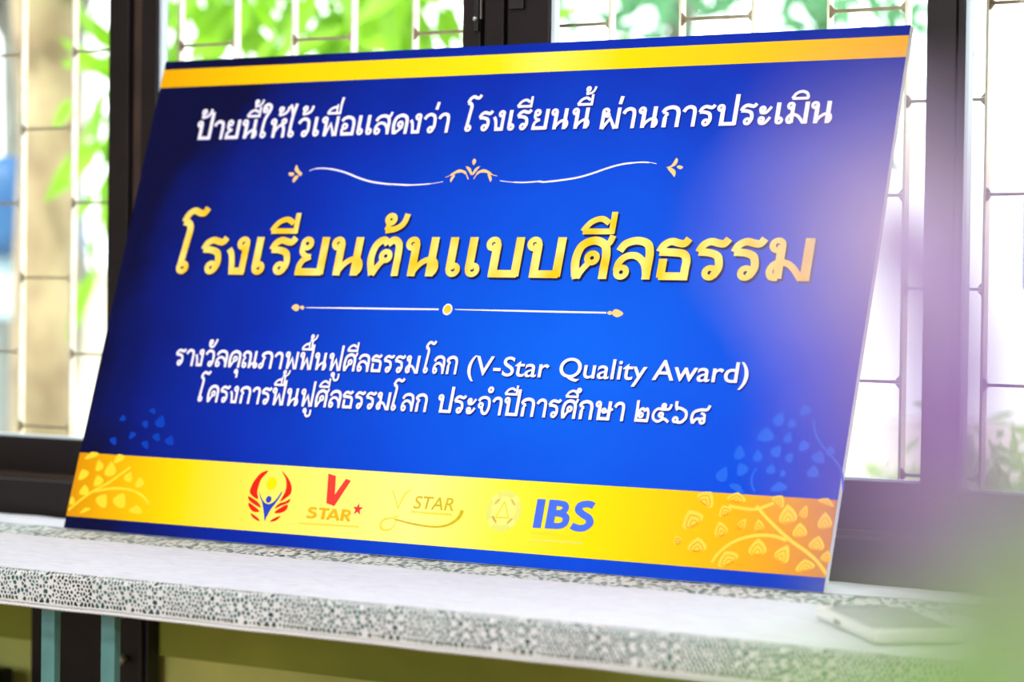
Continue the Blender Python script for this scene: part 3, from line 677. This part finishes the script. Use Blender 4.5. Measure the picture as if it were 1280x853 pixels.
def latin(text, u0, u1, v0, cap, m, name, lift=0.0008, off=(0, 0), bold=0.0, slope=0.0, parent=sign, shear=0.0, spacing=1.0):
    cu = bpy.data.curves.new('t', 'FONT'); cu.body = text; cu.offset = bold; cu.space_character = spacing; cu.shear = shear
    o = bpy.data.objects.new('t', cu); COL.objects.link(o)
    bpy.context.view_layer.update()
    me = bpy.data.meshes.new_from_object(o.evaluated_get(bpy.context.evaluated_depsgraph_get()))
    bpy.data.objects.remove(o)
    xs_ = [v.co.x for v in me.vertices]; lo_, hi = min(xs_), max(xs_)
    s_ = (u1 - u0) / (hi - lo_); capu = 0.729 if cap > 0 else 1
    for v in me.vertices:
        x = u0 + (v.co.x - lo_) * s_
        v.co = Vector((x + off[0], -lift, v0 + (v.co.y) * cap / capu + (x - u0) * slope + off[1]))
    me.materials.clear(); me.materials.append(m)
    return link(name, me, parent)

TITLE = [('โรงเรียนต้น', .0990, .5640, .3755, .0545), ('แบบ', .5764, .7590, .3755, .0545), ('ศีลธรรม', .7720, 1.1172, .3745, .0545)]
LINE1 = [('ป้ายนี้ให้ไว้', .0889, .2990, .5765, .0288), ('เพื่อ', .3039, .3770, .5770, .0288), ('แสดงว่า', .3812, .5369, .5772, .0288),
         ('โรงเรียนนี้', .5600, .7640, .5778, .0288), ('ผ่านการประเมิน', .7782, 1.1133, .5765, .0288)]
LINE3 = [('รางวัลคุณภา', .1401, .3340, .2415, .0245), ('พฟื้นฟูศีลธรรม', .3373, .5640, .2422, .0245), ('โลก', .5690, .6255, .2432, .0245)]
LINE4 = [('โครงการฟื้นฟูศีลธรรมโลก', .1946, .5888, .1912, .0245), ('ประจำปีการศึกษา', .6048, .8905, .1914, .0245), ('๒๕๖๘', .9060, 1.0120, .1914, .0245)]
lettering('title_letter', TITLE, M_title, M_shadow_gold, (0.0030, -0.0030), 1.10)
for nm, seg in (('top_line_letter', LINE1), ('award_line_letter', LINE3), ('year_line_letter', LINE4)):
    lettering(nm, seg, M_white, M_pshadow, (0.0016, -0.0018), 1.0)
LAT = [('(V-Star', .6421, .7680, .2436), ('Quality', .7835, .9125, .2446), ('Award)', .9215, 1.0560, .2456)]
for tx, ua, ub, va_ in LAT:
    latin(tx, ua, ub, va_, .0268, M_pshadow, 'lettering_shadow', 0.0005, (0.0016, -0.0018), bold=0.009)
    latin(tx, ua, ub, va_, .0268, M_white, 'award_lettering', 0.0009, bold=0.009)

def poly(b_, pts, lift=0.0006):
    bm = bmesh.new(); vs = [bm.verts.new((u, -lift, v)) for u, v in pts]
    es = [bm.edges.new((vs[i], vs[(i + 1) % len(vs)])) for i in range(len(vs))]
    bmesh.ops.triangle_fill(bm, edges=es, use_beauty=True)
    bm.verts.index_update()
    b_.add([v.co[:] for v in bm.verts], [[v.index for v in f.verts] for f in bm.faces]); bm.free()
def rib(b_, pts, w, smooth=True, lift=0.0006, closed=False):
    V, F = ribbon(crom(pts, closed) if smooth else pts, w, closed)
    b_.add([(u, -lift, v) for u, v in V], F)
def disc(b_, u, v, ru, rv, lift=0.0006, n=28):
    b_.add([(u + ru * math.cos(2 * math.pi * k / n), -lift, v + rv * math.sin(2 * math.pi * k / n)) for k in range(n)], [tuple(range(n))])

for q in ART['orn_fill'] + ART['div_fill']:
    orn = MB(); poly(orn, crom(q, True, 3)); orn.build('ornament', M_ogold, sign)
for q in ART['orn_gold']:
    orn = MB(); rib(orn, q, [.001, .0035, .0045, .0035, .0015]); orn.build('ornament', M_ogold, sign)
for q in ART['orn_curve']:
    cv = MB(); rib(cv, q, [.0010, .0018, .0024, .0026, .0026, .0026, .0024, .0018, .0008]); cv.build('flourish_line', M_white, sign)
for q in ART['div_line']:
    cv = MB(); rib(cv, q, [.001, .0022, .0026, .0022, .001], False); cv.build('flourish_line', M_white, sign)
u, v = ART['div_dot']
dd = MB(); disc(dd, u, v, .0078, .0078); dd.build('divider_dot', M_white, sign)
dd = MB(); disc(dd, u, v, .0058, .0058, .0008); dd.build('divider_dot', M_title, sign)

# logos on the yellow band
M_red = flat('printed_red', (226, 34, 18)); M_red2 = flat('printed_soft_red', (232, 60, 52)); M_logoblue = flat('printed_logo_blue', (38, 66, 190))
M_ibs = flat('printed_mid_blue', (70, 108, 232)); M_sun = flat('printed_sun_yellow', (255, 226, 0)); M_amber = flat('printed_amber', (240, 176, 10))
M_amber2 = flat('printed_olive_gold', (206, 178, 10)); M_pale = flat('printed_pale_yellow', (240, 218, 40)); M_palegreen = flat('printed_pale_green', (222, 222, 110)); M_cream = flat('printed_cream', (250, 232, 124))
b_ = MB(); disc(b_, *ART['lg_sun'], .0088, .0088); b_.build('sun_disc', M_sun, sign)
for q in ART['lg_red']:
    b_ = MB(); poly(b_, crom(q, True, 3), .0007); b_.build('wing_emblem', M_red, sign)
b_ = MB()
for q in ART['lg_blue']: poly(b_, crom(q, True, 3), .0009)
disc(b_, *ART['lg_head'], .0046, .0046, .0009)
b_.build('figure_emblem', M_logoblue, sign)
b_ = MB(); poly(b_, ART['v_red']); b_.build('logo_letter', M_red2, sign)
su, sv = ART['star']; b_ = MB()
poly(b_, [(su + (0.0085 if k % 2 == 0 else 0.0035) * math.sin(k * math.pi / 5), sv + (0.0085 if k % 2 == 0 else 0.0035) * math.cos(k * math.pi / 5)) for k in range(10)], .0008)
b_.build('star', M_red2, sign)
(a, c, t) = ART['star_txt']
STAR = [[S((.62, .86), (.42, .92), (.20, .84), (.18, .66), (.36, .54), (.56, .44), (.60, .24), (.42, .10), (.22, .09), (.04, .16), w=.2)],
        [K((.80, .90), (1.50, .90), w=.2), K((1.15, .9), (1.15, 0), w=.22)],
        [K((1.46, 0), (1.82, .95), w=.2), K((2.20, 0), (1.84, .95), w=.2), K((1.60, .28), (2.06, .28), w=.16)],
        [K((2.44, 0), (2.44, 1), w=.22), S((2.38, .91), (2.66, .91), (2.84, .84), (2.86, .62), (2.70, .50), (2.40, .48), w=.18), K((2.62, .5), (2.94, 0), w=.2)]]
for sts in STAR:
    b_ = MB()
    for si, st_ in enumerate(sts):
        V, F = stroke_geo(st_); s_ = (c[0] - .004 - a[0]) / 3.0
        b_.add([(a[0] + x * s_, -0.0007 - si * 2e-5, a[1] + y * (t[1] - a[1])) for x, y in V], F)
    b_.build('logo_letter', M_amber, sign)
(a, c, t) = ART['star3']
latin('STAR', a[0], c[0], a[1], t[1] - a[1], M_amber2, 'logo_lettering', 0.0007, slope=(c[1] - a[1]) / (c[0] - a[0]), shear=0.1)
(a, c, t) = ART['ibs']
IBS = [[K((.14, 0), (.14, 1), w=.26)],
       [K((.52, 0), (.52, 1), w=.26), S((.45, .89), (.72, .89), (.90, .84), (.92, .68), (.80, .57), (.50, .55), w=.20), S((.50, .53), (.80, .53), (.99, .42), (.97, .20), (.80, .11), (.45, .11), w=.21)],
       [S((1.78, .86), (1.60, .92), (1.38, .86), (1.34, .70), (1.48, .56), (1.68, .44), (1.74, .26), (1.60, .10), (1.38, .08), (1.20, .15), w=.23)]]
for li_, sts in enumerate(IBS):
    b_ = MB()
    for si, st_ in enumerate(sts):
        V, F = stroke_geo(st_); s_ = (c[0] - a[0]) / 1.85
        b_.add([(a[0] + x * s_, -0.0007 - si * 2e-5, a[1] + y * (t[1] - a[1]) + x * .0006) for x, y in V], F)
    b_.build('logo_letter', M_ibs, sign)
b_ = MB(); rib(b_, ART['v3'][0], .0013); rib(b_, ART['v3'][1], [.001, .0018, .0022, .0018, .001]); rib(b_, ART['sw'][0], [.0012, .002, .0026, .002, .0012, .0012]); b_.build('swoosh', M_pale, sign)
b_ = MB(); rib(b_, ART['sw'][1], [.001, .0015, .002, .002, .0022, .0028, .0036, .0046, .0056], lift=.0007); b_.build('swoosh', M_amber2, sign)
b_ = MB(); eu, ev = ART['em4']
b_2 = MB(); disc(b_2, eu, ev, .0265, .0265, .0005, 40); b_2.build('round_emblem', M_palegreen, sign)
b_2 = MB(); disc(b_2, eu, ev, .0185, .0185, .0006, 40)
for k in range(4):
    a = math.pi / 4 + k * math.pi / 2
    rib(b_2, [(eu + .015 * math.cos(a), ev + .015 * math.sin(a)), (eu + .0262 * math.cos(a), ev + .0262 * math.sin(a))], .010, False, .0006)
b_2.build('round_emblem', M_cream, sign)
b_2 = MB(); rib(b_2, ART['tri4'], .0022, False, .0007, True); b_2.build('round_emblem', M_pale, sign)
b_ = MB(); rr = random.Random(3)
for key, m_ in (('cap1', M_pale), ('cap3', M_pale), ('cap4', M_pale), ('cap5', M_palegreen)):
    (u0, v0), (u1, v1) = ART[key]; uu = u0; cbm = MB()
    while uu < u1:
        w_ = rr.uniform(.0012, .0026); vv = v0 + (v1 - v0) * (uu - u0) / (u1 - u0)
        cbm.add([(uu, -.0006, vv - .0012), (uu + w_, -.0006, vv - .0012), (uu + w_, -.0006, vv + .0012), (uu, -.0006, vv + .0012)], [(0, 1, 2, 3)]); uu += w_ + .0009
    cbm.build('caption_line', m_, sign)

# leaf ornament printed in the lower corners
def leaf_print(L_, m1, m2, lift, name, br=(), bw=.0035, seed=1, flip=1):
    r_ = random.Random(seed)
    for u, v, ru, rv in L_:
        a_ = MB(); ru = max(ru, .003); rv = max(rv, .003)
        tilt = r_.uniform(-0.6, 0.6) * flip
        def tear(k, cx=0, cy=0):
            P_ = []
            for t in range(22):
                an = 2 * math.pi * t / 22
                x = math.sin(an) * abs(math.sin(an / 2)) ** 0.9 * ru * k * 1.25 + cx * ru
                y = math.cos(an) * rv * k * (1.15 if math.cos(an) > 0 else 0.85) + cy * rv
                P_.append((u + x * math.cos(tilt) - y * math.sin(tilt), v + x * math.sin(tilt) + y * math.cos(tilt)))
            return P_
        poly(a_, tear(0.95), lift); nf = len(a_.f)
        if m2 is not None:
            rib(a_, tear(0.62, 0.0, -0.22), .0011, False, lift + .0003, True)
            rib(a_, tear(0.30, 0.0, -0.42), .0010, False, lift + .0003, True)
        o = a_.build(name, m1, sign)
        if m2 is not None:
            o.data.materials.append(m2)
            for k, pl in enumerate(o.data.polygons):
                if k >= nf: pl.material_index = 1
    for k, q in enumerate(br):
        a_ = MB(); rib(a_, q, bw, True, lift + .00005 * (k + 1)); a_.build('branch_ornament', m1, sign)
M_leafg = flat('printed_leaf_gold', (255, 216, 50)); M_leafg2 = flat('printed_leaf_line', (240, 160, 16)); M_leafr = flat('printed_leaf_gold_right', (250, 206, 70))
M_leafb = flat('printed_leaf_blue', (30, 98, 222)); M_leafb2 = flat('printed_leaf_blue_dark', (0, 60, 180))
leaf_print(ART['leafR'], M_leafr, M_leafg2, .0006, 'leaf_ornament', ART['brR'], .0042, 2)
leaf_print(ART['leafRb'], M_leafb, None, .0004, 'leaf_ornament', ART['brRb'], .0028, 3)
leaf_print(ART['leafL'], M_leafg, None, .0006, 'leaf_ornament', ART['brL'], .0040, 4, -1)
leaf_print(ART['leafLb'], M_leafb2, None, .0004, 'leaf_ornament', (), .003, 5, -1)

# ---------------------------------------------------------------- white phone on the cloth
M_phone = mat('white_plastic', srgb(238, 240, 240), 0.35)
M_screen = mat('screen_reflection_white', srgb(232, 236, 240), 0.12, noise=0.1, nscale=3)  # near-white base colour paints the window's reflection into the screen
M_pdark = mat('grey_plastic', srgb(120, 120, 126), 0.4)
ph = tag(empty('tablet', (1.407, -0.256, 0.0042), (0, 0, math.radians(-46))), 'small white tablet lying face up on the lace tablecloth by the board corner', 'tablet')
box('body', M_phone, ph, -0.105, 0.105, -0.046, 0.046, 0.0, 0.0125, c=0.004)
box('screen', M_screen, ph, -0.083, 0.085, -0.041, 0.041, 0.0127, 0.0135, c=0.0003)
box('earpiece', M_pdark, ph, -0.099, -0.087, -0.030, 0.030, 0.0127, 0.0133, c=0.0002)
box('side_button', M_pdark, ph, -0.03, -0.01, -0.0468, -0.0461, 0.004, 0.008)

# ---------------------------------------------------------------- vase of flowers close to the camera
M_petal = mat('lilac_petal', srgb(228, 212, 255), 0.55, sub=0.3, spec=0.2)
M_petal2 = mat('violet_petal', srgb(204, 168, 244), 0.55, sub=0.3, spec=0.2)
M_leaf = mat('fresh_green_leaf', srgb(160, 220, 110), 0.5, noise=0.12, nscale=40, sub=0.12)
M_leaf2 = mat('grey_green_leaf', srgb(216, 230, 208), 0.6, noise=0.1, nscale=40, sub=0.2)
M_stem = mat('green_stem', srgb(96, 140, 70), 0.6)
M_vase = mat('white_glazed_vase', srgb(228, 228, 230), 0.25)
def blade(base, tip, width, normal, bend=0.15, fold=0.12, nseg=8):
    base = Vector(base); tip = Vector(tip); ax = tip - base; ln_ = ax.length; ax.normalize()
    nrm = Vector(normal); nrm = (nrm - ax * nrm.dot(ax)).normalized(); side = ax.cross(nrm)
    b_ = MB(); vs = []
    for i in range(nseg + 1):
        t = i / nseg; w_ = width / 2 * (math.sin(math.pi * min(t ** 0.8, 1.0)) ** 0.8 if 0 < t < 1 else 0.04)
        c = base + ax * ln_ * t + nrm * math.sin(math.pi * t) * bend * ln_
        vs += [c - side * w_ + nrm * fold * w_, c, c + side * w_ + nrm * fold * w_]
    fs = []
    for i in range(nseg):
        k = i * 3; fs += [(k, k + 1, k + 4, k + 3), (k + 1, k + 2, k + 5, k + 4)]
    return b_.add(vs, fs)
st = tag(empty('side_table', (2.53, -2.37, ZF)), 'small round wooden pedestal table in the near right foreground', 'table')
MB().lathe([(0.10, 0), (0.10, 0.012), (0.02, 0.03), (0.016, 0.35), (0.022, 0.695), (0.05, 0.70)], 24).build('pedestal', M_wood, st, smooth=False)
MB().lathe([(0.13, 0.7005), (0.138, 0.706), (0.138, 0.718), (0.13, 0.724)], 32).build('tabletop', M_wood, st)
VB = Vector((2.53, -2.37, ZF + 0.7245))
va = tag(empty('flower_vase', VB), 'blurred lilac flowers and green leaves in a white vase close to the camera', 'flowers')
MB().lathe([(0.028, 0), (0.040, 0.01), (0.048, 0.06), (0.036, 0.13), (0.024, 0.16), (0.030, 0.185), (0.024, 0.183), (0.018, 0.15), (0.018, 0.02), (0.001, 0.02)], 28).build('vase', M_vase, va, smooth=True)
def flower(c, r, face, m, seed):
    rr_ = random.Random(seed); c = Vector(c); fz = Vector(face).normalized()
    a = fz.cross(Vector((0, 0, 1))).normalized(); b_ = fz.cross(a)
    fl_ = empty('flower', c - VB, parent=va)
    for k in range(6):
        t = k * math.pi / 3 + rr_.uniform(-.1, .1); d = a * math.cos(t) + b_ * math.sin(t)
        blade((0, 0, 0), d * r + fz * r * 0.15, r * 0.95, fz, 0.05, 0.1).build('petal', m, fl_, smooth=True)
    MB().lathe([(0.0005, -r * .1), (r * 0.14, 0), (r * 0.1, r * 0.12), (0.0005, r * 0.16)], 10).build('flower_centre', M_sun, fl_, smooth=True)
    mid = (Vector((0.0, 0.0, 0.17)) + (c - VB)) / 2 + Vector((0.01, 0.008, 0.0))
    MB().tube([(0, 0, 0.12), mid, c - VB - fz * 0.002], [0.0014, 0.0012, 0.001], 6).build('stem', M_stem, va)
    return fl_
TOC = -_f
flower((2.4750, -2.4015, 0.3585), 0.0185, TOC + Vector((0, 0, .25)), M_petal, 1)
flower((2.4850, -2.4070, 0.3370), 0.0165, TOC + Vector((.3, 0, .1)), M_petal2, 2)
flower((2.4830, -2.3960, 0.3500), 0.0130, TOC + Vector((-.2, 0, .1)), M_petal2, 3)
flower((2.4775, -2.3995, 0.3265), 0.0120, TOC + Vector((0, .2, .2)), M_petal, 4)
for i, (b0, t0, wd, m_) in enumerate([
        ((2.516, -2.386, 0.250), (2.4850, -2.3975, 0.3340), 0.028, M_leaf2),
        ((2.500, -2.392, 0.245), (2.4960, -2.3950, 0.3260), 0.046, M_leaf),
        ((2.512, -2.394, 0.262), (2.4680, -2.4130, 0.3040), 0.030, M_leaf),
        ((2.524, -2.380, 0.250), (2.4960, -2.3890, 0.3300), 0.034, M_leaf2),
        ((2.505, -2.388, 0.265), (2.4730, -2.3990, 0.3290), 0.030, M_leaf2),
        ((2.508, -2.398, 0.255), (2.4560, -2.4240, 0.3010), 0.022, M_leaf)]):
    blade(Vector(b0) - VB, Vector(t0) - VB, wd, TOC, 0.06).build('leaf', m_, va, smooth=True)
    MB().tube([(0, 0, 0.12), (Vector(b0) - VB) * 0.75 + Vector((0.004, 0, 0.02)), Vector(b0) - VB], 0.0013, 6).build('stem', M_stem, va)

# ---------------------------------------------------------------- outdoors, seen through the panes
M_ground = mat('pale_concrete', srgb(214, 206, 190), 0.9, noise=0.1, nscale=2)
M_bark = mat('pale_bark', srgb(180, 162, 132), 0.9, nscale=7, col2=srgb(140, 120, 96), bump=0.3, bscale=40)
M_bark2 = mat('grey_bark', srgb(126, 128, 122), 0.9, noise=0.25, nscale=9)
M_lv1 = mat('lime_leaf', srgb(140, 200, 24), 0.5, noise=0.35, nscale=4, sub=0.35)
M_lv2 = mat('green_leaf', srgb(88, 160, 60), 0.5, noise=0.3, nscale=5, sub=0.4)
M_lv4 = mat('pale_green_leaf', srgb(186, 226, 130), 0.5, noise=0.3, nscale=5, sub=0.4)
M_lv3 = mat('sea_green_leaf', srgb(92, 154, 110), 0.5, noise=0.3, nscale=5, sub=0.4)
M_render = mat('cream_render_wall', srgb(232, 222, 200), 0.9, noise=0.08, nscale=3)
M_bluep = mat('blue_plastic', srgb(34, 92, 150), 0.4)
M_pale = mat('pale_blue_plastic', srgb(176, 206, 226), 0.5)
M_grey = mat('grey_painted_metal', srgb(120, 134, 142), 0.6)
ZG = -0.95
struct(box('ground', M_ground, None, -14, 8, WY + 0.171, 22, ZG - 0.2, ZG))

def leaves(b_, c, r, n, size, rnd, hang=0.5):
    c = Vector(c)
    for _ in range(n):
        p = Vector((rnd.gauss(0, 1), rnd.gauss(0, 1), rnd.gauss(0, 1))); p = c + Vector((p.x * r[0], p.y * r[1], p.z * r[2])) * 0.5
        d = Vector((rnd.uniform(-1, 1), rnd.uniform(-1, 1), rnd.uniform(-1, 1) - hang)).normalized()
        s_ = size * rnd.uniform(0.6, 1.3)
        nrm = Vector((rnd.uniform(-1, 1), rnd.uniform(-1, 0.2), rnd.uniform(-.2, 1)))
        nrm = (nrm - d * nrm.dot(d)).normalized(); sd = d.cross(nrm)
        w_ = s_ * 0.30
        vs = [p, p + d * s_ * .3 - sd * w_ * .5 + nrm * s_ * .03, p + d * s_ * .65 - sd * w_ * .42, p + d * s_, p + d * s_ * .65 + sd * w_ * .42, p + d * s_ * .3 + sd * w_ * .5 + nrm * s_ * .03, p + d * s_ * .5 + nrm * s_ * -.03]
        b_.add(vs, [(0, 1, 6), (1, 2, 6), (2, 3, 6), (3, 4, 6), (4, 5, 6), (5, 0, 6)])

def tree(name, label, group, base, trunk, mb, clusters, mleaf, size, seed, zt=None):
    """base (x, y); trunk radii; clusters [(centre, radii, n)]"""
    t = tag(empty(name, (base[0], base[1], ZG)), label, 'tree' if 'tree' in name else 'shrub', group)
    rnd = random.Random(seed); top = zt if zt is not None else 3.4
    r0, r1 = trunk
    pts = [(0, 0, 0)]; rads = [r0 * 1.25]
    for k in range(1, 9):
        pts.append((rnd.uniform(-.02, .02), rnd.uniform(-.02, .02), top * k / 8)); rads.append(r0 + (r1 - r0) * k / 8)
    MB().tube(pts, rads, 14).build('trunk', mb, t, smooth=True)
    for q in range(2 if zt is None else 0):
        a = rnd.uniform(0, 6.28)
        MB().tube([(0, 0, top * .6), (math.cos(a) * .4, math.sin(a) * .4, top * .8), (math.cos(a) * .8, math.sin(a) * .8, top)], [r1, r1 * .6, r1 * .3], 8).build('branch', mb, t, smooth=True)
    f_ = MB()
    for c, r, n in clusters:
        leaves(f_, (c[0] - base[0], c[1] - base[1], c[2] - ZG), r, n, size, rnd)
    o = f_.build('foliage', mleaf, t); o['kind'] = 'stuff'
    return t
tree('tree', 'tree with thick pale trunk behind the left pane', None, (-2.20, 2.2), (0.085, 0.075), M_bark,
     [((-2.15, 2.3, 1.2), (.35, .3, .14), 50), ((-2.4, 2.4, 1.9), (.9, .9, .5), 260)], M_lv2, 0.15, 1)
tree('tree', 'slim grey trunk just left of the dark window post', None, (-3.10, 3.2), (0.065, 0.055), M_bark2,
     [((-3.0, 3.2, 2.2), (.9, .8, .6), 200)], M_lv2, 0.16, 2)
tree('tree', 'grey trunk at the far left edge beyond the blue barrel', None, (-3.40, 3.3), (0.05, 0.045), M_bark2,
     [((-3.5, 3.4, 2.2), (.9, .8, .6), 200)], M_lv1, 0.16, 3)
tree('leafy_tree', 'lime green long-leaved tree behind the left dark post and board top', None, (-1.22, 2.25), (0.03, 0.02), M_bark,
     [((-1.66, 1.85, .70), (.05, .04, .26), 30), ((-1.66, 1.85, .95), (.08, .10, .2), 20), ((-1.36, 1.9, .97), (.14, .1, .24), 36), ((-1.05, 1.9, .98), (.34, .2, .24), 110), ((-.75, 1.9, 1.0), (.3, .2, .24), 60), ((-1.1, 2.0, 1.6), (.9, .5, .4), 220)], M_lv1, 0.17, 14)
tree('leafy_tree', 'blue-green tree whose leaves show above the middle of the board', None, (-1.05, 3.4), (0.05, 0.03), M_bark2,
     [((-.80, 3.2, 1.12), (.55, .5, .36), 200), ((-.42, 3.2, 1.14), (.34, .3, .30), 110), ((-.17, 3.1, 1.02), (.08, .08, .08), 14), ((-.8, 3.2, 1.8), (.7, .5, .4), 140)], M_lv3, 0.12, 5)
tree('shrub', 'low green shrub behind the right pane, bottom right of the window', None, (0.66, 2.6), (0.02, 0.012), M_bark,
     [((0.42, 2.5, -.02), (.28, .3, .13), 150), ((0.62, 2.5, .0), (.3, .3, .16), 160), ((.5, 2.5, -.3), (.5, .4, .3), 200)], M_lv4, 0.07, 6, 0.7)
tree('shrub', 'small pale green shrub between board edge and brown post', None, (-0.02, 3.0), (0.02, 0.012), M_bark,
     [((-0.02, 3.0, -.08), (.26, .3, .06), 90), ((-.05, 3.0, -.4), (.4, .4, .3), 150)], M_lv4, 0.07, 7, 0.7)

lw = tag(empty('garden_wall', (-2.9, 4.2, ZG)), 'low cream rendered garden wall behind the trees at left', 'wall')
box('wall_body', M_render, lw, -1.6, 0.95, 0, 0.14, 0.0, 1.30, c=0.01)
box('coping', M_ground, lw, -1.63, 0.98, -0.03, 0.17, 1.301, 1.35, c=0.008)
ba = tag(empty('plastic_barrel', (-2.86, 2.72, ZG)), 'blue plastic water barrel on a stand behind the left pane', 'barrel')
MB().lathe([(0.15, 1.37), (0.215, 1.38), (0.222, 1.42), (0.215, 1.46), (0.222, 1.52), (0.218, 1.60), (0.20, 1.625), (0.06, 1.63), (0.05, 1.65)], 28).build('barrel_body', M_bluep, ba, smooth=True)
MB().lathe([(0.165, 1.19), (0.17, 1.20), (0.17, 1.365), (0.16, 1.369)], 24).build('stand_collar', M_pale, ba, smooth=True)
for k in range(4):
    a = k * math.pi / 2 + .6
    MB().tube([(0.15 * math.cos(a), 0.15 * math.sin(a), 0), (0.13 * math.cos(a), 0.13 * math.sin(a), 1.19)], 0.012, 8).build('leg', M_grey, ba)
M_whitewash = mat('whitewashed_wall', srgb(240, 240, 238), 0.9, noise=0.03, nscale=2)
hs = tag(empty('outbuilding', (-6.9, 10.5, ZG)), 'white rendered outbuilding far behind the trees at left', 'building')
box('wall_body', M_whitewash, hs, -2.4, 0.2, 0, 3, 0, 1.75)
box('roof', M_grey, hs, -2.6, 0.4, -0.25, 3.2, 1.751, 1.83)
sg = tag(empty('notice_board', (0.17, 3.1, ZG)), 'blue notice board on two grey posts beyond the right pane', 'sign')
box('board', M_bluep, sg, -0.10, 0.32, 0, 0.02, 1.30, 1.53, c=0.004)
for x in (-0.04, 0.28): box('post', M_grey, sg, x - .012, x + .012, 0.0205, 0.045, 0, 1.53)
cn = tag(empty('concrete_bench', (0.28, 3.2, ZG)), 'grey bench with a backrest behind the shrub at right', 'bench')
box('backrest', M_grey, cn, -0.24, 0.42, 0.0, 0.05, 0.96, 1.13, c=0.006)
box('seat', M_grey, cn, -0.24, 0.42, -0.34, 0.04, 0.55, 0.60, c=0.006)
for x in (-0.2, 0.38):
    box('leg', M_grey, cn, x - .03, x + .03, -0.3, 0.049, 0, 0.549)
    box('back_post', M_grey, cn, x - .02, x + .02, 0.051, 0.08, 0, 1.1)

# unseen ceiling lamp housings, added above the two overhead fill lights
for x, y in ((1.0, -1.9), (2.9, -3.4)):
    cl = tag(empty('added_ceiling_lamp', (x, y, ZC)), 'added unseen white ceiling lamp over the %s of the room' % ('table side' if y > -2 else 'back'), 'lamp')
    box('housing', M_ceil, cl, -0.66, 0.66, -0.17, 0.17, -0.06, -0.002, c=0.005)
